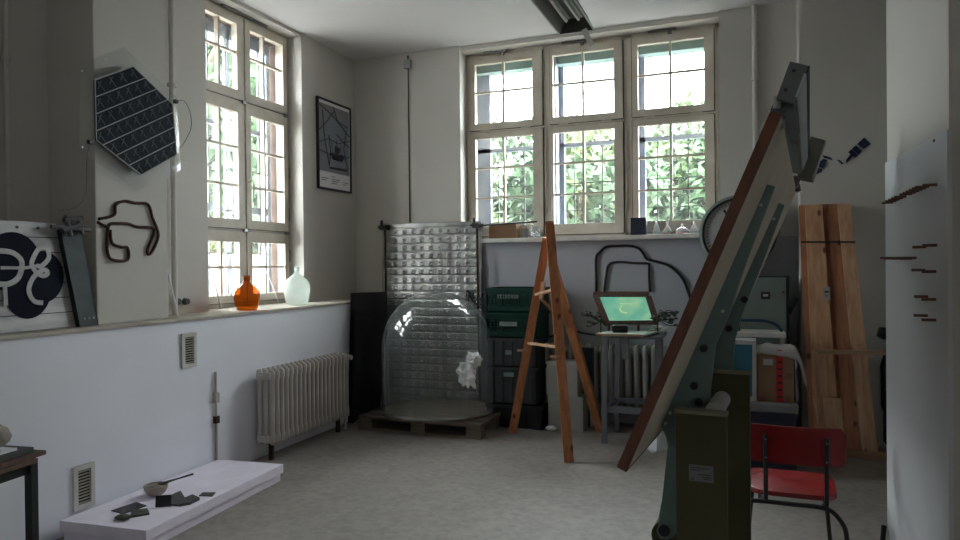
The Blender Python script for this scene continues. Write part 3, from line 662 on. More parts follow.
# ------------------------------------------------------------------ poster
px = [(316.8, 95.8), (350.5, 108.3), (350.5, 193.3), (318.6, 188.2)]
P = [aX(x, y, WU + .02) for x, y in px]; y0, y1 = (P[0].y + P[3].y) / 2, P[1].y; z1, z0 = (P[0].z + P[1].z) / 2, (P[2].z + P[3].z) / 2
t = thing('framed_poster', 'black framed poster of bare branches and boat on left wall', 'poster', (WU, (y0 + y1) / 2, z0))
f = MB(); w = .018
for a in ((y0, y0 + w, z0, z1), (y1 - w, y1, z0, z1), (y0 + w, y1 - w, z0, z0 + w), (y0 + w, y1 - w, z1 - w, z1)): f.box(WU + .001, WU + .028, *a)
mk('frame', f, 'black', t, bevel=.002)
mk('sheet', MB().box(WU + .001, WU + .014, y0 + w, y1 - w, z0 + w, z1 - w), 'paper', t)
zi = z0 + (z1 - z0) * .2
mk('artwork', MB().box(WU + .014, WU + .0155, y0 + .04, y1 - .03, zi, z1 - .05), 'art_blue', t)
br = MB(); rnd = random.Random(5)
def pp(u, v): return V((WU + .0165, y0 + .04 + (y1 - y0 - .07) * u, zi + (z1 - .05 - zi) * v))
for l in ([(0, .97), (.3, .9), (.6, .8), (1, .62)], [(0, .6), (.2, .72), (.5, .95)], [(.45, 1), (.6, .8), (.95, .75)], [(0, .42), (.3, .5), (.6, .46), (1, .55)], [(0, .3), (.3, .27), (.6, .2), (1, .3)], [(.1, .9), (.15, .5), (.3, .1)], [(.9, .7), (.8, .4), (.95, .05)], [(.3, .55), (.35, .3), (.3, .1)], [(.55, .6), (.8, .5), (1, .45)]):
    br.tube([pp(*q) for q in l], .0045, 5)
br.prism([pp(.32, .3), pp(.85, .3), pp(.74, .2), (pp(.42, .2))], (.001, 0, 0))
for u in (.4, .55, .7): br.bar(pp(u, .3), pp(u, .46 + .05 * (u == .55)), .006, .002, side=(0, 1, 0))
br.prism([pp(.5, .42), pp(.68, .4), (pp(.64, .31)), pp(.48, .31)], (.001, 0, 0)); br.prism([pp(.3, .08), pp(.9, .1), pp(.9, .06), pp(.3, .05)], (.001, 0, 0))
mk('linework', br, 'art_dark', t)
tx = MB()
for u0, u1, v in ((.05, .28, -.1), (.05, .2, -.13), (.38, .5, -.06), (.38, .65, -.1), (.38, .6, -.13), (.38, .56, -.16), (.78, .95, -.12), (.78, .9, -.15)):
    a, b_ = pp(u0, v), pp(u1, v); a.x -= .0015; b_.x -= .0015; tx.bar(a, b_, .007, .001, side=(0, 0, 1))
mk('caption_text', tx, 'mid_grey', t)

# ------------------------------------------------------------------ radiators
def section_mesh(o, ax, along, out, pitch, z0, z1, cols, depth):
    """one cast section at origin o: 'along' unit vector of radiator, 'out' unit towards the room"""
    mb = MB(); A = V(along); O = V(out); w = pitch * .30; cd = depth / cols
    for c in range(cols):
        cc = V(o) + O * (cd * (c + .5)); 
        n = 10; rings = []
        zs = [z0, z0 + .015, z0 + .05, z0 + .1, z1 - .1, z1 - .05, z1 - .015, z1]; ws = [w * .6, w * 1.1, w * 1.25, w, w, w * 1.25, w * 1.1, w * .6]; ds = [cd * .3, cd * .48, cd * .52, cd * .4, cd * .4, cd * .52, cd * .48, cd * .3]
        vs = []
        for z, ww, dd in zip(zs, ws, ds):
            for j in range(n):
                a = j * 2 * math.pi / n; vs.append(cc + A * math.cos(a) * ww + O * math.sin(a) * dd + V((0, 0, z)))
        k = len(zs); fs = [(i * n + j, i * n + (j + 1) % n, (i + 1) * n + (j + 1) % n, (i + 1) * n + j) for i in range(k - 1) for j in range(n)] + [tuple(range(n))[::-1], tuple(range((k - 1) * n, k * n))]
        mb.add(vs, fs)
    for z in (z0 + .045, z1 - .045):
        cc = V(o) + O * (depth / 2)
        mb.hexa([cc + A * sa * w * 1.62 + O * so * depth * .36 + V((0, 0, z + sz * .026)) for sz in (-1, 1) for sa, so in ((-1, -1), (1, -1), (1, 1), (-1, 1))])
    return mb
def radiator(p0, p1, out, n, z0, z1, depth, cols, m, label):
    p0, p1 = V(p0), V(p1); A = (p1 - p0).normalized(); L_ = (p1 - p0).length; pitch = L_ / n
    t = thing('radiator', label, 'radiator', (p0.x, p0.y, 0))
    s0 = mk('radiator_section', section_mesh(p0 + A * pitch / 2, 0, A, out, pitch, z0, z1, cols, depth), m, t, smooth=True)
    for i in range(1, n):
        s = s0.copy(); COL.objects.link(s); s.parent = t; s.location = A * pitch * i
    O = V(out); c = O * depth / 2
    mk('connector_pipe', MB().tube([p0 + c + V((0, 0, z1 - .05)), p1 + A * .05 + c + V((0, 0, z1 - .05)), p1 + A * .05 + c - O * depth * .6 + V((0, 0, z1 - .05))], .013).tube([p0 + c + V((0, 0, z0 + .05)), p1 + A * .04 + c + V((0, 0, z0 + .05)), p1 + A * .04 + c + V((0, 0, 0))], .013), m, t, smooth=True)
    mk('valve', MB().cyl(p1 + A * .05 + c + V((0, 0, z1 - .05)), p1 + A * .05 + c + O * .07 + V((0, 0, z1 - .05)), .022), 'white_dirty', t, smooth=True)
    for q in (p0 + A * pitch * 1.5, p1 - A * pitch * 1.5):
        mk('foot', MB().box(q.x + O.x * depth / 2 - .015, q.x + O.x * depth / 2 + .015, q.y + O.y * depth / 2 - .015, q.y + O.y * depth / 2 + .015, 0, z0 + .03), 'rust', t)
RXF = WL + .04 + .17
a, b_ = aX(273, 443, RXF), aX(351, 412, RXF); c, d = aX(273, 370.5, RXF), aX(350, 353, RXF)
radiator((WL + .04, a.y, 0), (WL + .04, b_.y, 0), (1, 0, 0), 19, (a.z + b_.z) / 2 - .03, (c.z + d.z) / 2, .17, 3, 'radiator_paint', 'cream ribbed radiator on the left wall')
a, b_ = aY(541, 343, BK - .2), aY(722, 343, BK - .2); z1 = a.z
radiator((a.x, BK - .04, 0), (b_.x, BK - .04, 0), (0, -1, 0), 21, .12, z1, .16, 3, 'radiator_paint_grey', 'grey ribbed radiator under the back windows')

# ------------------------------------------------------------------ pale slabs and things on them
sh = .115
c4 = [aZ(59.5, 486.5 + 34, sh), aZ(59.3, 520, sh)]
Z0 = [aZ(59.5, 520.5, sh), aZ(146, 530.7, sh), aZ(283.3, 464, sh), aZ(218.5, 459.3, sh)]
Z0[0].x = max(Z0[0].x, WL + .004); Z0[3].x = max(Z0[3].x, WL + .004)
dn = (Z0[1] - Z0[0])
def quad(z0, z1, inset=0.0, sh_=V((0, 0, 0))):
    cc = sum(Z0, V()) / 4
    return MB().prism([V((p.x + (cc.x - p.x) * inset + sh_.x, p.y + (cc.y - p.y) * inset + sh_.y, z0)) for p in Z0], (0, 0, z1 - z0))
one('foam_slab', quad(0, .052, .03, V((-.004, .0, 0))), 'slab_white', 'pale lilac-white slab lying on the floor, lower of two', 'slab', bevel=.004)
one('foam_slab', quad(.055, sh), 'slab_white', 'pale lilac-white slab carrying bowl and dark tiles, upper of two', 'slab', bevel=.004)
c = aZ(156, 495, sh)
t = thing('bowl', 'small cream clay bowl on the pale slab', 'bowl', c)
mk('bowl_body', MB().lathe([(0, 0), (.032, 0), (.052, .015), (.066, .04), (.07, .062), (.064, .062), (.06, .042), (.046, .02), (0, .01)], c, 28), 'clay', t, smooth=True)
mk('contents', MB().blob(c + V((0, 0, .045)), .054, 2, .15, 3, 4, (1, 1, .4)), 'cloth_tan', t, smooth=True)
s0, s1 = c + V((.02, .02, .065)), c + V((.16, .14, .105))
one('spoon', MB().tube([s0, s0.lerp(s1, .5), s1], [.009, .005, .006]).blob(s0, .02, 2, .05, 1, 1, (1, 1, .5)), 'moss', 'dark spoon resting in the clay bowl on the slab', 'spoon', smooth=True)
def tile(pts, label, h=.005, up=None, z=sh):
    P = [aZ(x, y, z) for x, y in pts]
    one('dark_tile', MB().prism([p + V((0, 0, .0005)) for p in P], (0, 0, h)), 'dark_grey' if up is None else up, label, 'tile')
D = lambda l: [(110 + x / 8, 470 + y / 8) for x, y in l]
tile(D([(10, 330), (210, 262), (292, 290), (105, 355)]), 'flat black tile, leftmost on the pale slab', up='black')
tile(D([(160, 385), (180, 335), (298, 322), (315, 360)]), 'greenish black folded tile on slab left of the bowl', .012, up='moss')
one('stone_piece', MB().blob(aZ(123, 519.5, sh) + V((0, 0, .014)), .034, 2, .15, 2, 3, (1.5, 1, .4)), 'moss', 'grey-green flat stone lump at near edge of the slab', 'stone', smooth=True)
a, b_ = aZ(110 + 362 / 8, 470 + 300 / 8, sh), aZ(110 + 490 / 8, 470 + 290 / 8, sh)
one('dark_tile', MB().prism([a, b_, b_ + V((-.01, .012, .062)), a + V((-.01, .012, .062))], (-.004, .005, 0)), 'black', 'black tile standing upright on the slab by the bowl', 'tile')
tile(D([(490, 285), (480, 215), (565, 178), (600, 235), (545, 292)]), 'black bent tile lying right of the upright tile', .01, up='dark_grey')
tile(D([(548, 295), (600, 240), (660, 215), (718, 242), (640, 280)]), 'black pointed tile overlapping the bent one on slab', .016, up='dark_grey')
tile(D([(712, 210), (740, 185), (845, 185), (818, 214)]), 'small black tile lying apart, rightmost on the pale slab', up='dark_grey')

# ------------------------------------------------------------------ small table bottom left
tt = aZ(38, 455, .74); 
TC = V((tt.x, tt.y, 0)); tz = .74
ex = aZ(38, 455, tz); ey = aZ(0, 467, tz)
dl = (ey - ex); dl.z = 0; dl.normalize(); dw = V((-dl.y, dl.x, 0))
if dw.y > 0: dw = -dw
e0 = ex
t = thing('work_table', 'small black metal table at the lower left edge', 'table', (e0.x, e0.y, 0))
def tq(a, b, z): return e0 + dl * a + dw * b + V((0, 0, z - tz))
def tbox(mb, a0, a1, b0, b1, z0, z1): return mb.hexa([tq(a0, b0, z0), tq(a1, b0, z0), tq(a1, b1, z0), tq(a0, b1, z0), tq(a0, b0, z1), tq(a1, b0, z1), tq(a1, b1, z1), tq(a0, b1, z1)])
far = tq(0.02, 0, 0)
Wt = .55; Lt = 1.0
for i, (a, b) in enumerate(((.0, .0), (Lt - .06, .01), (.02, Wt - .05), (Lt - .06, Wt - .05))):
    mk('leg', tbox(MB(), a, a + .034, b, b + .034, 0, tz - .03), 'black', t, bevel=.003)
mk('frame_rail', tbox(tbox(MB(), .03, Lt - .03, .015, .05, tz - .07, tz - .03), .02, .06, .03, Wt - .03, tz - .07, tz - .03), 'black', t)
mk('tabletop', tbox(MB(), 0, Lt, 0, Wt, tz - .03, tz - .012), 'table_wood', t, bevel=.002)
one('wooden_board', tbox(MB(), -.05, .7, .01, .5, tz - .0115, tz + .006), 'table_wood', 'thin brown board lying on the small black table', 'board', bevel=.002)
one('portfolio', tbox(MB(), -.01, .6, .03, .4, tz + .0065, tz + .03), 'dark_grey', 'dark portfolio folder on the brown board', 'folder', bevel=.004)
one('paper_sheet', tbox(MB(), .05, .38, .05, .26, tz + .0305, tz + .04), 'paper', 'white paper pad on the dark portfolio', 'paper')
one('cloth_bundle', MB().blob(aZ(-6, 436, tz + .09) , .048, 4, .14, 1.6, 8, (1.1, 1.1, 1.0)), 'cloth_tan', 'tan crumpled cloth bundle on the small black table', 'cloth', smooth='all')

# ------------------------------------------------------------------ back-left corner objects
a, b_ = aX(349.5, 293, -3.545), aY(383.5, 292, 6.3)
t = one('black_board', MB().prism([(a.x, a.y - .06, .004), (b_.x - .03, 6.2, .004), (b_.x - .02, 6.34, b_.z), (a.x, a.y + .02, a.z)], (0.012, .045, 0)), 'black', 'wide black board leaning in the corner beside the radiator', 'board', bevel=.003)
p0 = V((a.x + .05, a.y - .06, .004)); p1 = V((b_.x - .1, 6.08, .004))
one('black_board', MB().prism([p0, p1, (b_.x - .08, 6.2, b_.z - .16), (a.x + .06, a.y + .0, a.z - .16)], (0.0, .015, 0)), 'black_matte', 'shorter black board in front of the wider leaning one', 'board', bevel=.003)
# embossed sheet
SYb, SYt = 6.42, 6.475
a, b_ = aY(382.5, 222.5, SYt), aY(481.5, 223, SYt); zt_ = (a.z + b_.z) / 2
t = thing('embossed_metal_sheet', 'tall silver sheet with rows of stamped circles behind the glass dome', 'metal sheet', ((a.x + b_.x) / 2, SYb, 0))
Wd = b_.x - a.x; rh = .084
def relief(u, v):
    z = zt_ * v; x = a.x + Wd * u; y = SYb + (SYt - SYb) * v
    q = (zt_ - .045 - z) / rh; h = 0.0
    if q > 0:
        fr = q - math.floor(q)
        if fr < .07 or fr > .93: h += .006
        dz = (fr - .52) * rh; g = (u - .055) / .09; gi = round(g)
        if 0 <= gi <= 10:
            dx = (g - gi) * .09 * Wd; r = math.hypot(dx, dz)
            if r < .026: h += -.013 * (1 - (r / .026) ** 2) if r > .012 else .006
    h += .006 * noise.noise(V((u * 5, v * 9, 3))) + .002 * noise.noise(V((u * 16, v * 30, 7)))
    return V((x, y - .004 + h, z))
mk('sheet', MB().grid(relief, 150, 330), 'sheet_metal', t, smooth='all', solid=.002)
RYF = 6.405
P0, P1 = aY(385, 228, RYF), aY(477, 226, RYF)
t = thing('rusty_rod_frame', 'rusty rod frame clamped over the embossed metal sheet', 'rod frame', (P0.x, RYF, 0))
mk('rod', MB().tube([(P0.x + .03, RYF - .05, 0), P0], .012), 'rust', t, smooth=True)
mk('rod', MB().tube([(P1.x + .03, RYF - .05, 0), P1], .012), 'rust', t, smooth=True)
cr = aY(537, 221.5, RYF)
mk('crossbar', MB().tube([P1 + V((-.05, 0, 0)), cr], .009), 'black', t, smooth=True)
for c in (P0 + V((-.01, 0, .01)), P1 + V((0, 0, .01))):
    mk('clamp', MB().box(c.x - .04, c.x + .05, c.y - .03, c.y + .03, c.z - .03, c.z + .02).cyl(c + V((-.03, 0, -.02)), c + V((-.03, 0, .07)), .014).cyl(c + V((-.07, 0, 0)), c + V((.07, 0, 0)), .012).cyl(c + V((.03, -.05, .0)), c + V((.03, .02, 0)), .016), 'black', t, smooth=True)
# pallet
pa, pb_ = aZ(367.5, 428), aZ(480, 434)
PX0, PX1, PY0, PY1 = -3.33, -2.12, 5.47, 6.33
t = thing('wooden_pallet', 'weathered wooden pallet under the glass dome', 'pallet', ((PX0 + PX1) / 2, 5.9, 0))
for i in range(3): mk('bottom_runner', MB().box(PX0, PX1, PY0 + i * .38, PY0 + .1 + i * .38, 0, .02), 'pallet_wood', t)
for i in range(3):
    for j in range(3):
        xx = PX0 + j * (PX1 - PX0 - .14) / 2; mk('block', MB().box(xx, xx + .14, PY0 + i * .38, PY0 + .1 + i * .38, .02, .105), 'pallet_wood', t, bevel=.004)
for i in range(6): mk('deck_board', MB().box(PX0, PX1, PY0 + i * .15, PY0 + .12 + i * .15, .105, .128), 'pallet_wood', t, bevel=.003)
# jar
JY = 5.89; jl_, jr_ = aY(383, 350, JY), aY(488, 350, JY)
JC = V((-2.765, JY, .15)); JR = .522
JC.x = (jl_.x + jr_.x) / 2 + .03
one('wooden_disc', MB().lathe([(0, .128), (JR + .005, .128), (JR + .005, .149), (0, .149)], (JC.x, JC.y, 0), 48), 'pallet_wood', 'thin round wooden disc between pallet and glass dome', 'disc', smooth=True)
H_ = aY(435, 292, JY).z - .15
prof = [(JR + .02, 0), (JR + .02, .012), (JR, .03), (JR, H_ * .5)]
hs = H_ * .5
for i in range(1, 13):
    a = i / 12 * math.pi / 2; prof.append((JR * math.cos(a) ** .85 if i < 12 else 0.03, hs + (H_ - hs) * math.sin(a)))
t = thing('glass_dome', 'huge clear glass bell dome standing on a pallet', 'glass dome', JC)
mk('dome', MB().lathe(prof, JC, 64), 'jar_glass', t, smooth='all')
mk('foot_rim', MB().lathe([(JR - .02, 0.0), (JR + .024, 0), (JR + .026, .012), (JR + .01, .022), (JR - .02, .02), (JR - .02, 0)], JC, 64), 'flask_glass', t, smooth='all')
mk('knob', MB().lathe([(.03, H_ - .01), (.03, H_ + .01), (.055, H_ + .02), (.06, H_ + .05), (.05, H_ + .065), (0, H_ + .066)], JC, 28), 'jar_glass', t, smooth='all')
def onjar(x, y, r=JR):
    d = ray(x, y); ox, oy = C0.x - JC.x, C0.y - JC.y; A = d.x ** 2 + d.y ** 2; B_ = 2 * (ox * d.x + oy * d.y); Cc = ox * ox + oy * oy - r * r
    return C0 + d * ((-B_ - math.sqrt(max(0, B_ * B_ - 4 * A * Cc))) / (2 * A))
def crumple(mb, c, sx, sz, nrm, seed, twist=0):
    nrm = V(nrm).normalized(); a = V((0, 0, 1)).cross(nrm).normalized(); u = V((0, 0, 1))
    def f(s, t_):
        s -= .5; t_ -= .5; q = V((s * 5 + seed, t_ * 5, seed)); d = noise.noise(q) * .045 + noise.noise(q * 2.7) * .025
        return c + a * (s * sx * (1 + .3 * noise.noise(q * .8))) + u * (t_ * sz + s * twist) + nrm * (d + .035)
    return mb.grid(f, 22, 22)
c1 = onjar(470.5, 359.5, JR); n1 = V((c1.x - JC.x, c1.y - JC.y, 0)).normalized()
one('crumpled_paper', MB().blob(c1 + n1 * .045, .062, 4, .35, 3.2, 5), 'paper', 'crumpled white paper ball stuck on the glass dome', 'paper')
c2 = onjar(465, 374, JR); n2 = V((c2.x - JC.x, c2.y - JC.y, 0))
one('crumpled_paper', MB().blob(c2 + n2.normalized() * .03, .085, 4, .4, 2.2, 9, (.9, .45, 1.25)), 'paper', 'crumpled hanging white sheet just below the paper ball', 'paper')
# wire scribble
rnd = random.Random(11)
sc0 = aY(474, 300, 6.30); mb = MB(); pts = []
for i in range(40): pts.append(sc0 + V((rnd.uniform(-.09, .09), rnd.uniform(-.03, .03), rnd.uniform(-.1, .1))))
mb.tube(smooth_path(pts, 4), .004, 5)
mb.tube(smooth_path([sc0 + V((0, 0, -.05)), sc0 + V((.04, .05, -.5)), sc0 + V((.02, .03, -sc0.z + .005))], 5), .004, 5)
one('wire_tangle', mb, 'black', 'tangle of thin black wire beside the crates', 'wire')

# ------------------------------------------------------------------ crates
def crate(x0, x1, y0, y1, z0, z1, m, label, slots, text=None, lip=.012):
    t = thing('plastic_crate', label, 'crate', ((x0 + x1) / 2, (y0 + y1) / 2, z0), 'stacked plastic crates'); w = .012
    f = MB(); f.box(x0, x1, y0, y1, z0, z0 + w)
    f.box(x0, x0 + w, y0, y1, z0, z1).box(x1 - w, x1, y0, y1, z0, z1).box(x0, x1, y1 - w, y1, z0, z1)
    if slots:
        zz0, zz1 = z0 + (z1 - z0) * .25, z0 + (z1 - z0) * .72
        f.box(x0, x1, y0, y0 + w, z0, zz0).box(x0, x1, y0, y0 + w, zz1, z1)
        n = 14
        for i in range(n + 1): xx = x0 + (x1 - x0 - .012) * i / n; f.box(xx, xx + .012, y0, y0 + w, zz0, zz1)
        n = 4
        for i in range(n): zz = zz0 + (zz1 - zz0) * (i + .5) / n; f.box(x0, x1, y0 + .002, y0 + w, zz - .004, zz + .004)
    else:
        f.box(x0, x1, y0, y0 + w, z0, z1)
        for i in range(5): xx = x0 + (x1 - x0) * (i + .5) / 5; f.box(xx - .006, xx + .006, y0 - .008, y0, z0 + .01, z1)
    mk('crate_body', f, m, t)
    r = MB(); r.box(x0 - lip, x1 + lip, y0 - lip, y0 + w, z1 - .03, z1).box(x0 - lip, x0 + w, y0 - lip, y1 + lip, z1 - .03, z1).box(x1 - w, x1 + lip, y0 - lip, y1 + lip, z1 - .03, z1).box(x0 - lip, x1 + lip, y1 - w, y1 + lip, z1 - .03, z1)
    mk('rim', r, m, t, bevel=.003)
    if text:
        q = MB(); xc = (x0 + x1) / 2 - .03; zt2 = z1 - (z1 - z0) * text[2]
        if text[0] == 'word':
            rr = random.Random(3); xx = xc - text[1]
            while xx < xc + text[1]:
                ww = rr.uniform(.014, .026)
                q.box(xx, xx + .006, y0 - .010, y0 - .007, zt2 - .018, zt2 + .018); q.box(xx, xx + ww, y0 - .010, y0 - .007, zt2 + .01, zt2 + .018)
                if rr.random() > .4: q.box(xx, xx + ww, y0 - .010, y0 - .007, zt2 - .018, zt2 - .01)
                if rr.random() > .4: q.box(xx + ww - .006, xx + ww, y0 - .010, y0 - .007, zt2 - .018, zt2 + .018)
                xx += ww + .008
        else: q.box(xc - text[1], xc + text[1], y0 - .010, y0 - .002, zt2 - .02, zt2 + .02)
        mk('lettering' if text[0] == 'word' else 'handle_label', q, 'crate_text', t)
    return t
CY0 = 6.0
cx0, cx1 = aY(487, 350, CY0).x, aY(534, 350, CY0).x; cx1 += .02
zz = lambda y: aY(508, y, CY0).z
zs = [0, zz(404), zz(367), zz(338), zz(312.5), zz(288)]
crate(cx0 + .0, cx1 + .06, CY0 - .02, 6.4, 0, zs[1], 'black', 'black crate at the bottom of the stack beside glass dome', False)
crate(cx0 + .01, cx1, CY0, 6.4, zs[1] + .001, zs[2], 'crate_grey', 'large dark grey crate, second from bottom of the stack', False, ('bar', .05, .2))
crate(cx0 + .01, cx1, CY0, 6.4, zs[2] + .001, zs[3], 'crate_grey', 'dark grey crate in the middle of the stack', False, ('bar', .03, .5))
crate(cx0, cx1 + .01, CY0, 6.4, zs[3] + .001, zs[4], 'crate_green', 'dark green crate with pale label, second from top', True, ('bar', .085, .45))
crate(cx0, cx1 + .01, CY0, 6.4, zs[4] + .001, zs[5], 'crate_green', 'dark green crate with white lettering, topmost of the stack', True, ('word', .1, .35))

# ------------------------------------------------------------------ file boxes, cables behind easel
FY = 6.02
a, b_ = aY(548, 400, FY), aY(583, 400, FY); z2, z1_ = aY(560, 362, FY).z, aY(560, 396, FY).z
one('file_box', MB().box(a.x, b_.x, FY, FY + .22, 0, z1_ - .002), 'pale_plastic', 'pale grey ribbed box behind easel, lower of two', 'box', bevel=.006)
one('file_box', MB().box(a.x - .015, b_.x - .05, FY + .01, FY + .22, z1_, z2), 'pale_plastic', 'pale grey box behind easel, upper of two', 'box', bevel=.006)
a, b_ = aY(574, 360, FY + .24), aY(593, 360, FY + .24); zb = aY(585, 348, FY + .24).z
t = thing('blue_carton', 'dark blue and white carton behind the pale boxes', 'carton', (a.x, FY + .25, 0))
mk('carton_body', MB().box(a.x, b_.x, FY + .235, FY + .285, 0, zb), 'navy', t)
mk('white_edge', MB().box(b_.x - .03, b_.x + .002, FY + .233, FY + .236, 0, zb * .45), 'white', t)
a = aY(541, 368, FY + .05); a.x = max(a.x, cx1 + .11)
t = thing('spray_can', 'black canister with red cap between crates and pale boxes', 'canister', (a.x, FY + .1, 0))
mk('can_body', MB().cyl((a.x, FY + .1, 0), (a.x, FY + .1, a.z - .06), .028, n=20), 'black', t, smooth=True); mk('cap', MB().cyl((a.x, FY + .1, a.z - .06), (a.x, FY + .1, a.z), .022, n=20), 'red', t, smooth=True)
p = aZ(551, 431); one('white_plug', MB().blob(p + V((0, 0, .024)), .03, 3, .1, 1, 2, (1.7, 1, .75)), 'white', 'white plug socket lying on floor before the pale boxes', 'plug', smooth=True)
one('floor_cable', MB().tube(smooth_path([p + V((-.04, 0, .008)), p + V((-.12, -.02, .006)), p + V((-.26, .04, .006)), p + V((-.3, .14, .006)), p + V((-.2, .2, .006)), p + V((-.1, .3, .006))]), .005, 6), 'black', 'thin black cable curling on the floor by the crates', 'cable')
wc = lambda x, y: aY(x, y, BK - .010)
one('wall_cable', MB().tube(smooth_path([wc(530, 345), wc(545, 338), wc(556, 334), wc(562, 322), wc(567, 322), wc(573, 330), wc(588, 334), wc(604, 335)]), .010, 6), 'dark_tube', 'black cable across the back wall behind the easel', 'cable', smooth=True)

# ------------------------------------------------------------------ easel / trestle
fl_, fr_, fb_ = aZ(512.5, 433), aZ(569, 462), aZ(601, 432)
top = aY(549.5, 222, 5.52); 
t = thing('wooden_trestle', 'three-legged brown wooden easel standing mid-floor', 'easel', ((fl_.x + fr_.x) / 2, 5.5, 0))
topL = aY(547, 238, 5.60); topB = aY(552, 262, 5.66)
fl_.z = fr_.z = fb_.z = 0
mk('leg', MB().bar(fl_ + V((0, 0, .0)), topL, .072, .045, side=V((1, .2, 0))), 'easel_wood', t, bevel=.003)
mk('leg', MB().bar(fr_ + V((0, 0, .0)), top, .075, .05, side=V((1, .3, 0))), 'easel_wood', t, bevel=.003)
fbm = fb_; mk('leg', MB().bar(fbm, topB, .075, .045, side=V((1, -.2, 0))), 'easel_wood', t, bevel=.003)
def onleg(a, b, y):   # point on segment a-b at pixel-height equivalent fraction
    return a + (b - a) * y
lA = lambda q: onleg(fl_, topL, q); lB = lambda q: onleg(fr_, top, q)
mk('crosspiece', MB().bar(lA(.475), lB(.455), .035, .02), 'easel_wood_light', t, bevel=.002)
mk('crosspiece', MB().bar(lA(.72), lB(.70), .05, .022), 'easel_wood_light', t, bevel=.002)
mk('hinge_block', MB().bar(aY(541, 300, 5.55), aY(543.5, 283, 5.62), .03, .04), 'easel_wood_light', t)
lC = onleg(fbm, topB, .62); mk('brace', MB().bar(lA(.72), lC, .03, .02), 'easel_wood_light', t)
for q, f in ((.44, lA), (.42, lB)):
    P = f(q); mk('peg', MB().cyl(P + V((-.02, -.09, 0)), P + V((0, .0, 0)), .009, n=10).cyl(P + V((-.07, -.06, 0)), P + V((-.0, -.05, 0)), .009, n=10), 'easel_wood_light', t, smooth=True)

# ------------------------------------------------------------------ bent black tube outlines on back wall
fB = lambda x, y: aY(x, y, BK - .0125)
tubeobj([[(596, 292), (596, 276), (596, 258), (600, 252), (606, 247), (618, 246), (630, 246), (638, 248), (643, 253), (647, 259), (658, 262), (668, 265), (677, 272), (684, 281), (689, 294), (692, 303)]], fB, .0125, 'dark_tube', 'large black bent tube outline on the wall below back windows')
tubeobj([[(604, 292), (606, 276), (608, 266), (613, 262.5), (622, 262), (634, 263), (648, 263.5), (649, 266), (649, 278), (650, 292)]], fB, .0105, 'dark_tube', 'smaller dark bent tube loop inside the larger wall outline')

# ------------------------------------------------------------------ grey stand with tray, projector, framed screen
SF = 5.72
L0, R0 = aY(604, 400, SF), aY(661, 400, SF); zst = aY(604, 338, SF).z
dS = .42; t = thing('grey_stand', 'tall grey stool-like stand in front of back radiator', 'stand', ((L0.x + R0.x) / 2, SF + .2, 0))
lw = .045
for xx, yy in ((L0.x, SF), (R0.x, SF), (L0.x + .03, SF + dS), (R0.x - .03, SF + dS)):
    mk('leg', MB().bar((xx + (.0), yy, 0), (xx + (.02 if xx < -1 else -.02), yy, zst), lw, lw, side=(1, 0, 0)), 'stand_grey', t, bevel=.004)
zr = aY(620, 410, SF).z
for z, in ((zr,),):
    mk('rung', MB().bar((L0.x, SF, z), (R0.x, SF, z), .03, .05, side=(0, 1, 0)), 'stand_grey', t); mk('rung', MB().bar((L0.x, SF + dS, z), (R0.x, SF + dS, z), .03, .05, side=(0, 1, 0)), 'stand_grey', t)
    mk('rung', MB().bar((L0.x + .015, SF, z), (L0.x + .03, SF + dS, z), .03, .05, side=(1, 0, 0)), 'stand_grey', t); mk('rung', MB().bar((R0.x - .015, SF, z), (R0.x - .03, SF + dS, z), .03, .05, side=(1, 0, 0)), 'stand_grey', t)
mk('top', MB().box(L0.x - .01, R0.x + .01, SF - .02, SF + dS + .02, zst, zst + .022), 'stand_grey', t, bevel=.004)
zt3 = aY(620, 333, SF - .02).z
tx0, tx1 = aY(597, 333, SF - .05).x, aY(648, 333, SF - .05).x
mk('post', MB().box((tx0 + tx1) / 2 - .0, (tx0 + tx1) / 2 + .05, SF - .062, SF - .022, zst - .16, zt3 - .02), 'stand_grey', t)
ztr_ = max(zt3 - .012, zst + .024)
trob = one('small_tray', MB().prism([(tx0, SF - .1, ztr_), (tx1 - .03, SF - .12, ztr_), (tx1 + .06, SF + .22, ztr_), (tx0 + .12, SF + .22, ztr_)], (0, 0, .014)), 'tray_green', 'pale green tray board on the grey stand', 'tray')
mk('tray_edging', MB().prism([(tx0, SF - .11, ztr_ - .004), (tx1 - .03, SF - .13, ztr_ - .004), (tx1 - .03, SF - .121, ztr_ - .004), (tx0, SF - .101, ztr_ - .004)], (0, 0, .018)), 'lath_wood', trob)
pc = aY(620, 329, SF); pc.z = ztr_ + .014 + .034
t = thing('small_projector', 'small black cylindrical projector lying on the green tray', 'projector', pc - V((0, 0, .034)))
mk('body', MB().cyl(pc + V((-.055, -.02, 0)), pc + V((.06, .01, 0)), .033, n=24), 'black', t, smooth=True)
mk('lens', MB().cyl(pc + V((-.062, -.022, 0)), pc + V((-.054, -.02, 0)), .024, n=24), 'navy', t, smooth=True)
for (x, y, c, l) in ((645, 334, 'white_dirty', 'crumpled pale rag right of the tray on the stand'), (607, 337, 'red', 'small red scrap at the left front of the stand top')):
    q = aY(x, y, SF + .12); q.z = zst + .03
    if c == 'red': q = V((L0.x + .06, SF + .02, zst + .03)); one('red_scrap', MB().box(q.x - .06, q.x + .05, q.y - .02, q.y + .05, zst + .0225, zst + .03), 'red', l, 'scrap')
    else: q = V((R0.x - .06, SF + .3, zst + .055)); one('pale_rag', MB().blob(q, .06, 3, .35, 2.5, 3, (1.2, .9, .6)), c, l, 'rag')
